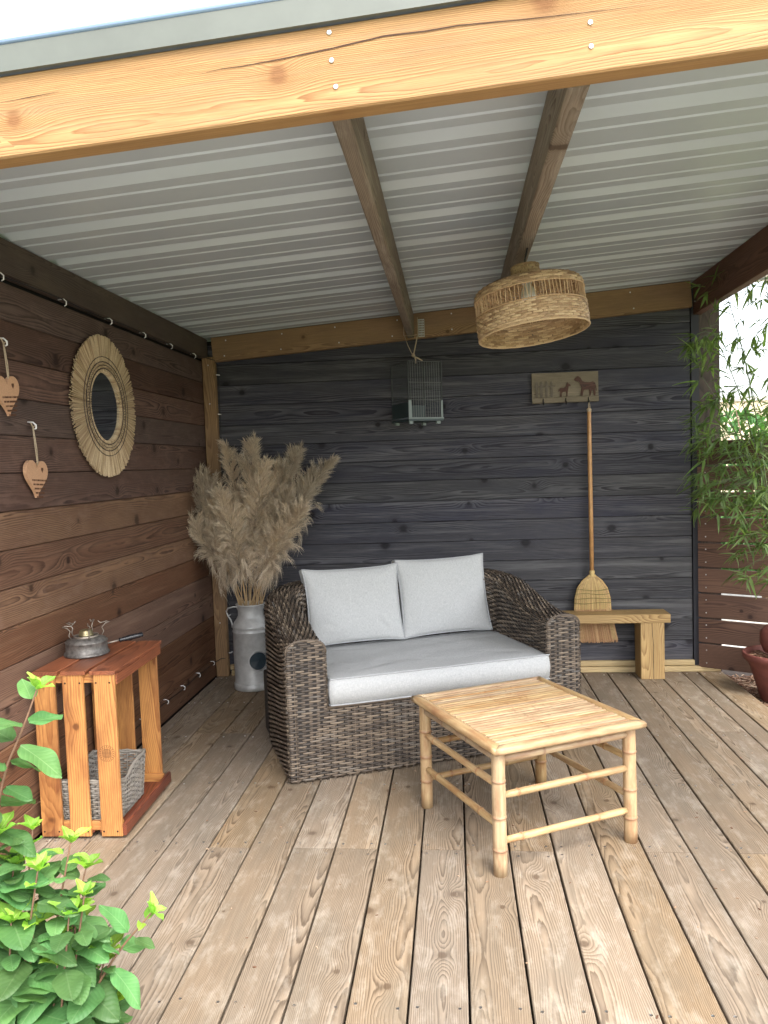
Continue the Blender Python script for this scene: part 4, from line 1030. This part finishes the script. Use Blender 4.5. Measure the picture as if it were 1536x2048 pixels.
tag(m.build('open_spoke', STRAW, lp), kind='stuff')
m = MB()
for r, z, q in ((.206, .0, .0035), (.2065, .083, .003), (.205, .141, .003), (.0525, .255, .003)):
    pts = [(r*math.cos(2*PI*i/60), r*math.sin(2*PI*i/60), z+.0006*math.sin(i*2.1)) for i in range(61)]; m.tube(pts, q, 6, False)
m.build('rim_hoop', STRAW, lp, True)
m = MB(); m.tube([(0, 0, .19), (0, 0, .24)], [.019, .019], 16); sock = m.build('lamp_socket', plain('white_socket', (.6, .6, .58), .4), lp, True)
m = MB(); m.lathe([(.001, .112), (.016, .115), (.027, .130), (.030, .146), (.026, .165), (.016, .185), (.013, .20)], 20); m.build('bulb', plain('frosted_bulb', (.75, .75, .72), .25), sock, True)
m = MB(); m.tube([(0, 0, .23), (.004, -.006, .28), (.026, -.022, .345)], .0032, 8); m.build('cord', CABLE, lp, True)
m = MB()
for a in (0, PI/2): m.tube([(.053*math.cos(a), .051*math.sin(a), .245), (-.051*math.cos(a), -.051*math.sin(a), .245)], .0015, 6)
m.build('shade_carrier', GALVL, lp, True)
# ------------------------------------------------------------------ bird cage
AC = math.radians(30)
cg = thing('bird_cage', 'small dark wire bird cage hanging from the end of the left rafter', 'bird cage', (1.352, -.225, 1.575), AC)
w2, d2, hC = .108, .108, .335
bars = MB(); barsd = MB()
nb = 14
for i in range(nb+1):
    x = -w2+2*w2*i/nb
    bars.tube([(x, -d2, .012), (x, -d2, hC)], .0009, 4, False)
    barsd.tube([(x, d2, .012), (x, d2, hC)], .0006, 4, False)
    barsd.tube([(-w2, -d2+2*d2*i/nb, .012), (-w2, -d2+2*d2*i/nb, hC)], .0008, 4, False)
    barsd.tube([(w2, -d2+2*d2*i/nb, .012), (w2, -d2+2*d2*i/nb, hC)], .0007, 4, False)
    barsd.tube([(x, -d2, hC), (x, d2, hC)], .0008, 4, False)
for z in (.115, .215, hC): 
    bars.tube([(-w2, -d2-.001, z), (w2, -d2-.001, z)], .0014, 5)
    barsd.tube([(-w2, -d2, z), (-w2, d2, z), (w2, d2, z), (w2, -d2, z)], .0014, 5)
tag(bars.build('front_bar', CAGEW, cg), kind='stuff'); tag(barsd.build('side_bar', CAGED, cg), kind='stuff')
m = MB()
for x in (-w2, w2):
    for y in (-d2, d2): m.box((x-.003, y-.003, .0), (x+.003, y+.003, hC+.003))
m.build('corner_upright', CAGED, cg)
m = MB(); m.box((-w2-.006, -d2-.006, -.006), (w2+.006, d2+.006, .006)); m.build('tray', CAGEP, cg)
m = MB(); m.box((-w2-.007, -d2-.009, .006), (w2+.007, -d2-.006, .013)); m.build('tray_front', CAGEPL, cg)
m = MB(); m.box((-w2-.004, -d2+.002, .014), (-w2-.001, d2, .10)); m.box((-w2, d2-.004, .014), (w2, d2-.001, .10)); m.build('seed_guard', CAGEP, cg)
for x0, x1 in ((-w2-.004, -w2+.016), (w2-.008, w2+.004)):
    m = MB(); m.box((x0, -d2-.004, .014), (x1, -d2-.0015, .112)); m.build('feeder_clip', CAGEPL, cg)
for x in (-.09, .09):
    for y in (-.09, .09): m = MB(); m.box((x-.012, y-.008, -.022), (x+.012, y+.008, -.006)); m.build('foot', CAGEPL, cg)
m = MB(); m.tube([(-w2, .01, .19), (w2, .01, .19)], .004, 8); m.build('perch', CAGED, cg, True)
rp = thing('hanging_rope', 'straw coloured rope loop tying the bird cage to the left rafter', 'rope', (0, 0, 0))
m = MB(); m.tube([(1.285, -.16, 2.185), (1.284, -.165, 2.086), (1.33, -.17, 2.083), (1.367, -.175, 2.088), (1.368, -.17, 2.19)], .0024, 6)
m.tube([(1.288, -.166, 2.084), (1.305, -.185, 2.03), (1.335, -.205, 1.962)], .0022, 6); m.tube([(1.366, -.174, 2.086), (1.352, -.19, 2.02), (1.339, -.205, 1.962)], .0038, 6)
m.tube([(1.337, -.205, 1.975), (1.345, -.212, 1.955), (1.352, -.225, 1.935), (1.352, -.225, 1.912)], .004, 6)
m.tube([(1.34, -.207, 1.957), (1.365, -.21, 1.944), (1.392, -.205, 1.928)], [.004, .005, .003], 6); m.build('loop', TWINE, rp, True)
m = MB(); m.lathe([(.001, -.012), (.009, -.008), (.011, 0), (.008, .01), (.001, .012)], 12, Matrix.Translation((1.339, -.206, 1.962))); m.build('knot', TWINE, rp, True)
# ------------------------------------------------------------------ mirror (axis +X on the left wall)
mi = thing('wall_mirror', 'round mirror in a wide straw frame hanging on the brown plank wall', 'mirror', (.004, -1.492, 1.622))
XR = Matrix(((0, 0, 1, 0), (1, 0, 0, 0), (0, 1, 0, 0), (0, 0, 0, 1)))   # local disc (x,y) -> world (y,z), normal +X
m = MB(); rg = random.Random(13)
for i in range(420):
    a = 2*PI*i/420+rg.uniform(-.005, .005); R1 = .312+rg.uniform(-.005, .004); w = .0031; lean_ = rg.uniform(-.009, .009)
    c, s = math.cos(a), math.sin(a); c2, s2 = math.cos(a+lean_), math.sin(a+lean_); z1 = .018+rg.uniform(-.003, .006)
    m.tube([XR @ Vector((.162*c, .162*s, .016)), XR @ Vector((.235*c, .235*s, .020+rg.uniform(-.001, .003))), XR @ Vector((R1*c2, R1*s2, z1))], [.0016, .0022, .0026], 5)
for i in range(200):
    a = 2*PI*i/200+rg.uniform(-.01, .01); R1 = .304+rg.uniform(-.005, .004); c, s = math.cos(a), math.sin(a)
    m.tube([XR @ Vector((.165*c, .165*s, .010)), XR @ Vector((R1*c, R1*s, .008+rg.uniform(-.004, .004)))], [.0016, .0026], 5)
tag(m.build('straw_fringe', STRAW2, mi), kind='stuff')
m = MB()
for r, q in ((.219, .0014), (.197, .0017), (.168, .0016), (.1825, .0012)):
    n_ = 120; pts = [XR @ Vector(((r+.0012*math.sin(i*2.2))*math.cos(2*PI*i/n_), (r+.0012*math.sin(i*2.2))*math.sin(2*PI*i/n_), .0245)) for i in range(n_+1)]; m.tube(pts, q, 5, False)
m.build('dark_stitching', STITCH, mi)
m = MB()
for r, ph in ((.178, 0), (.187, 1)):
    for i in range(90):
        a = 2*PI*(i+.5*ph)/90; b = a+.045*(1 if ph else -1)
        m.tube([XR @ Vector(((r-.004)*math.cos(a), (r-.004)*math.sin(a), .022)), XR @ Vector((r*math.cos((a+b)/2), r*math.sin((a+b)/2), .027)), XR @ Vector(((r+.004)*math.cos(b), (r+.004)*math.sin(b), .022))], .0017, 5, False)
tag(m.build('braid', STRAW2, mi), kind='stuff')
m = MB()
for i in range(130):
    a = 2*PI*i/130
    m.tube([XR @ Vector((.152*math.cos(a), .152*math.sin(a), .012)), XR @ Vector((.155*math.cos(a), .155*math.sin(a), .024)), XR @ Vector((.163*math.cos(a+.02), .163*math.sin(a+.02), .022))], .0029, 5, False)
tag(m.build('wrapped_edge', STRAW2, mi), kind='stuff')
m = MB(); m.lathe([(.001, .013), (.154, .013)], 56, XR, False); m.build('glass', MIRR, mi)
m = MB(); m.lathe([(.001, .0), (.24, .0), (.24, .006), (.158, .012), (.001, .012)], 48, XR); m.build('backing', plain('mirror_backing', (.20, .14, .08), .8), mi)
# ------------------------------------------------------------------ heart ornaments
def heart_pts(w, h, n=44):
    P_ = []
    for i in range(n):
        t = 2*PI*i/n; x = 16*math.sin(t)**3; y = 13*math.cos(t)-5*math.cos(2*t)-2*math.cos(3*t)-math.cos(4*t); P_.append((x/32*w, (y+2.5)/29*h))
    return list(reversed(P_))
def heart(y, z, top, label, tilt, tw=0):
    t = thing('heart_ornament', label, 'ornament', (.014, y, z), 0, 'wooden hearts on the brown wall')
    R_ = Matrix.Rotation(tilt, 4, 'X')
    m = MB(); m.prism(heart_pts(.150, .138), 0, .013, R_ @ XR)
    m.build('heart', HEARTW, t)
    m = MB(); flat_text_lines(m, .012, -.004, .098, 5, .0155, R_ @ XR @ Matrix.Translation((0, 0, .0132)), int(y*100)); tag(m.build('engraved_lettering', BURN, t), 'five short engraved lines of text')
    m = MB(); m.prism([(x+.034, yy_+.034) for x, yy_ in heart_pts(.015, .020, 20)], .013, .0138, R_ @ XR); m.build('small_heart_hole', BURN, t)
    m = MB(); e = top-z
    m.tube([(.010, .012, .040), (.009, .004, e*.6), (.008, -.004, e)], .0019, 6); m.tube([(.010, .016, .040), (.009, .014, e*.6), (.008, .000, e)], .0019, 6)
    m.tube([(.010, -.02, e+.014), (.012, -.008, e-.002), (.012, .004, e+.004), (.010, .016, e+.010)], .0022, 6)
    m.build('string', TWINE, t, True)
    m = MB(); m.tube([(-.012, 0, e+.018), (.008, 0, e+.016), (.018, .003, e+.006), (.016, .006, e-.006), (.008, .008, e-.008)], .0028, 8); m.build('hook', WHITE, t, True)
heart(-2.110, 1.312, 1.505, 'lower small wooden heart hanging by a string left of the straw mirror', -.05)
heart(-2.268, 1.604, 1.786, 'upper small wooden heart at the left edge, cut by the frame', .09)
# ------------------------------------------------------------------ cable with clips
cb = thing('string_light_cable', 'black cable held by small white hooks along the top and foot of the brown wall', 'cable')
m = MB()
pts = [(.034, y, 2.016+.004*math.sin(y*9)) for y in np.arange(-3.0, -.20, .1)]+[(.05, -.10, 2.02), (.085, -.045, 2.01), (.094, -.012, 1.98)]
pts += [(.094, -.010, z) for z in np.arange(1.9, .12, -.15)]+[(.09, -.03, .115), (.05, -.075, .125), (.02, -.13, .112)]+[(.012, y, .108+.003*math.sin(y*11)) for y in np.arange(-.25, -1.7, -.12)]
m.tube(pts, .0024, 6); m.build('cable', CABLE, cb, True)
def clip(p, ax):
    m = MB(); x, y, z = p
    if ax == 'x': m.tube([(x-.02, y, z+.012), (x+.004, y, z+.013), (x+.012, y+.004, z+.004), (x+.010, y+.006, z-.009), (x+.002, y+.006, z-.013)], .0023, 8)
    else: m.tube([(x, y+.01, z), (x, y-.012, z), (x-.006, y-.018, z), (x-.014, y-.016, z)], .0035, 8)
    m.build('cable_hook', WHITE, cb, True)
for y in (-2.285, -1.850, -1.433, -1.045, -.672, -.285): clip((.032, y, 2.008), 'x')
for y in (-.934, -.678, -.411, -.135, -1.25): clip((.010, y, .110), 'x')
for z in (1.922, 1.675, 1.406, .392, .150): clip((.100, -.010, z), 'y')
# ------------------------------------------------------------------ clay pots by the fence
pt = thing('clay_pot', 'large red clay pot of bark mulch standing beside the fence', 'pot', (3.290, -.48, -.04))
m = MB(); m.lathe([(.001, 0), (.075, 0), (.082, .006), (.135, .185), (.150, .215), (.172, .235), (.176, .262), (.168, .268), (.158, .262), (.140, .225), (.001, .22)], 40); m.build('bowl', CLAY, pt, True)
o = chips(240, -.13, .13, -.13, .13, .232, 'mulch', None, None, (.02, .06), lambda x, y: x*x+y*y < .0165, pt)
pt2 = thing('clay_pot', 'smaller red clay pot lying tipped on top of the mulch in the large pot', 'pot', (3.325, -.48, .255))
m = MB(); Mp = Matrix.Rotation(math.radians(-25), 4, 'Y')
m.lathe([(.001, -.0), (.085, 0), (.10, .02), (.098, .07), (.075, .12), (.05, .135), (.001, .14)], 32, Mp); m.build('bowl', CLAY, pt2, True)
# ------------------------------------------------------------------ leaves
def leaf_mesh(name, L, Wd, mat, fold=.25, curl=.15, nx=8, tip=1.6, wave=0, seed=0, ny=2, serr=0):
    r_ = random.Random(seed); V = []
    for i in range(nx+1):
        t = i/nx; w = Wd/2*2.42*(t**.55)*((1-t)**.78) if tip > 1 else Wd/2*min(1, t*5)**.7*(1-t)**.75*1.25
        for j in range(-ny, ny+1):
            y = w*j/ny; z = abs(y)*fold-curl*L*t*t+wave*math.sin(t*9+j)*Wd*.05*abs(j)
            V.append((L*t, y, z))
    n = 2*ny+1; F = [(i*n+j, (i+1)*n+j, (i+1)*n+j+1, i*n+j+1) for i in range(nx) for j in range(2*ny)]
    me = bpy.data.meshes.new(name); me.from_pydata(V, [], F); me.materials.append(mat); me.polygons.foreach_set('use_smooth', [True]*len(F)); me.update(); return me
HL = [leaf_mesh('leaf', .098*s, .060*s*w, LEAF, f, c, 14, 2, .45, i, 3) for i, (s, w, f, c) in enumerate(((1, 1, .13, .14), (.9, 1.05, .20, -.06), (1.1, .95, .10, .22), (1.0, .9, .26, .04)))]
HY = [leaf_mesh('young_leaf', .060*s, .032*s*w, LEAFY, f, c, 7, 2, 1, i, 2) for i, (s, w, f, c) in enumerate(((1, 1, .5, .10), (.8, 1.1, .6, -.05), (1.15, .9, .4, .2)))]
def orient(p, d, nrm, s=1):
    d = Vector(d).normalized(); n = Vector(nrm); n = (n-d*n.dot(d)); n = n.normalized() if n.length > 1e-4 else d.orthogonal().normalized(); y = n.cross(d)
    return Matrix(((d.x*s, y.x*s, n.x*s, p[0]), (d.y*s, y.y*s, n.y*s, p[1]), (d.z*s, y.z*s, n.z*s, p[2]), (0, 0, 0, 1)))
hb = thing('hydrangea_bush', 'leafy hydrangea bush with lime green young tips in the lower left foreground', 'bush', (.68, -3.44, -.10))
HB = Vector((.68, -3.44, -.10))
rg = random.Random(17)
shoots = [([(.60, -3.47, -.1), (.575, -3.42, .35), (.604, -3.372, .69), (.655, -3.358, .80), (.687, -3.348, .885)], 1.0, .062, 5),
 ([(.64, -3.45, -.1), (.64, -3.40, .3), (.669, -3.367, .595)], .8, .06, 3), ([(.68, -3.45, -.1), (.70, -3.40, .3), (.746, -3.36, .565)], .8, .055, 3),
 ([(.69, -3.45, -.1), (.71, -3.39, .25), (.771, -3.35, .505)], 1.0, .05, 4), ([(.62, -3.45, -.1), (.60, -3.41, .25), (.628, -3.376, .52)], 1.1, .05, 4),
 ([(.70, -3.45, -.1), (.76, -3.40, .20), (.825, -3.372, .32), (.909, -3.350, .41)], .85, .05, 3), ([(.70, -3.45, -.1), (.74, -3.41, .2), (.79, -3.40, .475)], .7, .06, 3),
 ([(.69, -3.45, -.1), (.72, -3.38, .1), (.768, -3.34, .28)], .95, .05, 3), ([(.66, -3.45, -.1), (.665, -3.36, .1), (.69, -3.31, .22)], 1.0, .05, 3),
 ([(.63, -3.45, -.1), (.60, -3.36, .12), (.60, -3.30, .24)], 1.0, .05, 3), ([(.66, -3.45, -.1), (.66, -3.43, .2), (.69, -3.42, .42)], 1.05, .05, 4),
 ([(.64, -3.45, -.1), (.63, -3.44, .2), (.655, -3.44, .44)], 1.05, .05, 4), ([(.68, -3.45, -.1), (.71, -3.43, .15), (.735, -3.42, .34)], 1.0, .05, 4),
 ([(.70, -3.45, -.1), (.76, -3.40, .12), (.81, -3.36, .33)], 1.05, .05, 3), ([(.70, -3.45, -.1), (.76, -3.38, .06), (.805, -3.34, .20)], 1.05, .05, 3), ([(.70, -3.46, -.1), (.73, -3.40, .15), (.755, -3.37, .42)], 1.0, .05, 3), ([(.70, -3.45, -.1), (.74, -3.36, .02), (.765, -3.31, .16)], 1.05, .05, 3), ([(.60, -3.47, -.1), (.585, -3.42, .2), (.595, -3.39, .46)], 1.1, .05, 4),
 ([(.66, -3.47, -.1), (.665, -3.44, .3), (.70, -3.41, .53)], 1.05, .05, 4), ([(.62, -3.47, -.1), (.60, -3.43, .3), (.615, -3.41, .60)], 1.1, .05, 4), ([(.72, -3.47, -.1), (.74, -3.44, .2), (.765, -3.42, .44)], .95, .05, 4),
 ([(.60, -3.47, -.1), (.56, -3.44, .2), (.57, -3.40, .38)], 1.1, .05, 4), ([(.68, -3.47, -.1), (.70, -3.44, .1), (.73, -3.40, .20)], 1.0, .05, 3), ([(.64, -3.47, -.1), (.64, -3.42, .1), (.65, -3.38, .30)], 1.0, .05, 3)]
def polyat(pts, t):
    P_ = [Vector(p) for p in pts]; L = [0]
    for a, b in zip(P_[:-1], P_[1:]): L.append(L[-1]+(b-a).length)
    s = t*L[-1]
    for i in range(len(L)-1):
        if s <= L[i+1]+1e-9:
            q = (s-L[i])/(L[i+1]-L[i]); return P_[i].lerp(P_[i+1], q), (P_[i+1]-P_[i]).normalized(), L[-1]
    return P_[-1], (P_[-1]-P_[-2]).normalized(), L[-1]
def smooth(pts, n=10):
    P_ = [Vector(p) for p in pts]; 
    for _ in range(2):
        Q = [P_[0]]
        for a, b in zip(P_[:-1], P_[1:]): Q += [a.lerp(b, .25), a.lerp(b, .75)]
        Q.append(P_[-1]); P_ = Q
    return P_
def addleaf(name, me, M, par):
    o = bpy.data.objects.new(name, me); COL.objects.link(o); o.parent = par; o.matrix_local = M; return o
for si, (pts, sz, gap, npairs) in enumerate(shoots):
    sp = smooth([Vector(p)-HB for p in pts]); m = MB(); k = len(sp)
    m.tube(sp, [.0036*(1-.55*i/(k-1)) for i in range(k)], 7); m.build('stem', STEM, hb, True)
    tot = polyat(sp, 1)[2]; ph = rg.uniform(0, 6)
    gap = gap*.72; npairs = max(npairs, int(tot*.85/gap))
    for i in range(npairs):
        t = 1-(.018+gap*(i+.35))/tot
        if t < .12: break
        p, d, _ = polyat(sp, t); ph += PI/2+rg.uniform(-.3, .3)
        a = d.orthogonal().normalized(); b = d.cross(a)
        for s in (0, PI):
            o_ = a*math.cos(ph+s)+b*math.sin(ph+s); ld = (o_+d*(.35-.12*i)+Vector((0, 0, rg.uniform(-.25, .25)))).normalized()
            if o_.y < -.55 and rg.random() < .3: continue
            s_ = sz*min(1.12, .66+.2*i)*rg.uniform(.68, 1.18)
            me = (HY if (i == 0 and rg.random() < .5) else HL)[rg.randrange(3)]
            addleaf('leaf', me, orient(p+ld*.010, ld, d+Vector((0, -.25, .6)), s_), hb)
            m2 = MB()
    p, d, _ = polyat(sp, 1)
    for i in range(6):
        a_ = ph+i*PI/2+(.4 if i > 3 else 0); a = d.orthogonal().normalized(); b = d.cross(a); o_ = a*math.cos(a_)+b*math.sin(a_)
        ld = (o_*(1.15 if i < 4 else .45)+d*.65+Vector((0, 0, .25))).normalized(); addleaf('leaf', HY[i % 3], orient(p-d*.004, ld, d-o_*.6+Vector((0, 0, .2)), sz*rg.uniform(.62, .95)*(1 if i < 4 else .65)), hb)
# ------------------------------------------------------------------ bamboo plant
bb = thing('bamboo_plant', 'tall leafy bamboo growing in front of the slatted fence at the right edge', 'bamboo', (3.42, -.62, -.07))
BB = Vector((3.42, -.62, -.07)); rg = random.Random(23)
BM = [leaf_mesh('leaf', .112*s, .0150*w, BLEAF, .3, c, 5, 1, 0, i, 1) for i, (s, w, c) in enumerate(((1, 1, .12), (.8, .95, .05), (1.15, 1.1, .2), (.9, 1.0, .3)))]
culms = []
for i, (bx, by, tx, ty, tz) in enumerate(((3.30, -.62, 3.03, -.42, 2.28), (3.36, -.55, 3.22, -.45, 2.45), (3.45, -.70, 3.33, -.50, 2.35), (3.40, -.60, 2.93, -.40, 1.75), (3.34, -.66, 2.98, -.36, 2.05), (3.5, -.55, 3.5, -.5, 2.2), (3.38, -.52, 3.08, -.40, 1.55), (3.52, -.72, 3.42, -.62, 1.7), (3.46, -.5, 3.24, -.42, 1.35), (3.55, -.6, 3.62, -.6, 2.1))):
    p = [(bx, by, -.07), (bx+(tx-bx)*.25, by+(ty-by)*.3, tz*.45), (bx+(tx-bx)*.6, by+(ty-by)*.7, tz*.8), (tx, ty, tz)]
    sp = smooth([Vector(q)-BB for q in p]); m = MB(); k = len(sp); m.tube(sp, [.0050*(1-.75*j/(k-1)) for j in range(k)], 6); m.build('culm', CULM, bb, True); culms.append(sp)
zones = [(2.89, 3.36, -.60, -.30, 1.00, 1.62, 190), (2.90, 3.42, -.60, -.32, 1.58, 2.28, 80), (3.06, 3.42, -.62, -.36, .62, 1.04, 70), (2.86, 3.02, -.50, -.34, 1.35, 2.0, 30)]
leaves = []; tw = MB()
for x0, x1, ya, yb, za, zb2, n in zones:
    for _ in range(n):
        c = Vector((rg.uniform(x0, x1), rg.uniform(ya, yb), rg.uniform(za, zb2)))-BB
        best = min(((c-q).length+(.5 if q.z > c.z+.1 else 0), q) for sp in culms for q in sp)[1] if True else None
        tw.tube([best, best.lerp(c, .5)+Vector((0, 0, .02)), c], [.0016, .0012, .0008], 4, False)
        d0 = (c-best); d0 = d0.normalized() if d0.length > .02 else Vector((rg.uniform(-1, 1), rg.uniform(-1, 0), .2)).normalized()
        for j in range(rg.randint(4, 7)):
            dd = (d0*.7+Vector((rg.uniform(-1, 1), rg.uniform(-1, .6), rg.uniform(-.9, .5)))).normalized()
            leaves.append((c+Vector((rg.uniform(-.01, .01),)*3), dd, rg.randrange(4), rg.uniform(.6, 1.15)))
tag(tw.build('twig', CULM, bb), kind='stuff')
leaves.sort(key=lambda l: (l[0]+BB-CAM).length/l[3])
big, rest = leaves[:290], leaves[290:]
for p, d, k, s in big: addleaf('leaf', BM[k], orient(p, d, Vector((rg.uniform(-.5, .5), rg.uniform(-.6, .2), 1)), s), bb)
V = []; F = []
for p, d, k, s in rest:
    M_ = orient(p, d, Vector((rg.uniform(-.5, .5), rg.uniform(-.6, .2), 1)), s); b = len(V); V += [tuple(M_ @ v.co) for v in BM[k].vertices]; F += [tuple(b+i for i in q.vertices) for q in BM[k].polygons]
me = bpy.data.meshes.new('foliage'); me.from_pydata(V, [], F); me.materials.append(BLEAF); me.update()
o = bpy.data.objects.new('foliage', me); COL.objects.link(o); o.parent = bb; o['kind'] = 'stuff'
# ------------------------------------------------------------------ far background
nw = thing('garden_wall', 'cream rendered garden wall far behind the bamboo at the right edge', 'wall', (9, 9, -.16))
m = MB(); m.box((-4.0, -.1, 0), (6, .1, 2.35)); m.build('wall_body', RENDER, nw)
m = MB(); m.box((-4.05, -.14, 2.35), (6.05, .14, 2.42)); m.build('coping', STONE, nw)
def bush(name, label, loc, rx, rz, n, seed, mat, L=.10):
    r_ = np.random.RandomState(seed); t = thing(name, label, 'bush', loc)
    for k in range(5):
        m = MB(); a = k*1.26; m.tube([(0, 0, 0), (.25*rx*math.cos(a), .25*rx*math.sin(a), rz*.5), (.6*rx*math.cos(a), .6*rx*math.sin(a), rz*.9)], [.02, .014, .004], 6); m.build('branch', STEM, t, True)
    V = []; F = []
    lob = [(r_.uniform(-.5, .5)*rx, r_.uniform(-.5, .5)*rx, rz*r_.uniform(.3, .8), rx*r_.uniform(.3, .55)) for _ in range(12)]
    me = bpy.data.meshes.new('foliage')
    for i in range(n):
        lx, ly, lz, lr = lob[i % 12]; d = r_.normal(size=3); d /= np.linalg.norm(d); q = Vector((lx+d[0]*lr, ly+d[1]*lr, max(.05, lz+d[2]*lr*.9)))
        M_ = orient(q, Vector(d)+Vector(r_.normal(size=3)*.5), Vector((0, 0, 1))+Vector(r_.normal(size=3)*.4), r_.uniform(.7, 1.3))
        b = len(V); V += [tuple(M_ @ Vector(c)) for c in ((0, 0, 0), (L*.5, L*.22, .01), (L, 0, -.02), (L*.5, -L*.22, .01))]; F.append((b, b+1, b+2, b+3))
    me.from_pydata(V, [], F); me.materials.append(mat); me.update(); o = bpy.data.objects.new('foliage', me); COL.objects.link(o); o.parent = t; o['kind'] = 'stuff'
bush('garden_shrub', 'sunlit green shrub beyond the slatted fence behind the bamboo', (4.35, 2.4, -.16), .75, 2.05, 5000, 1, LEAF)
bush('garden_shrub', 'second green shrub further right beyond the slatted fence', (6.1, 3.0, -.16), .9, 1.7, 4000, 2, LEAF)
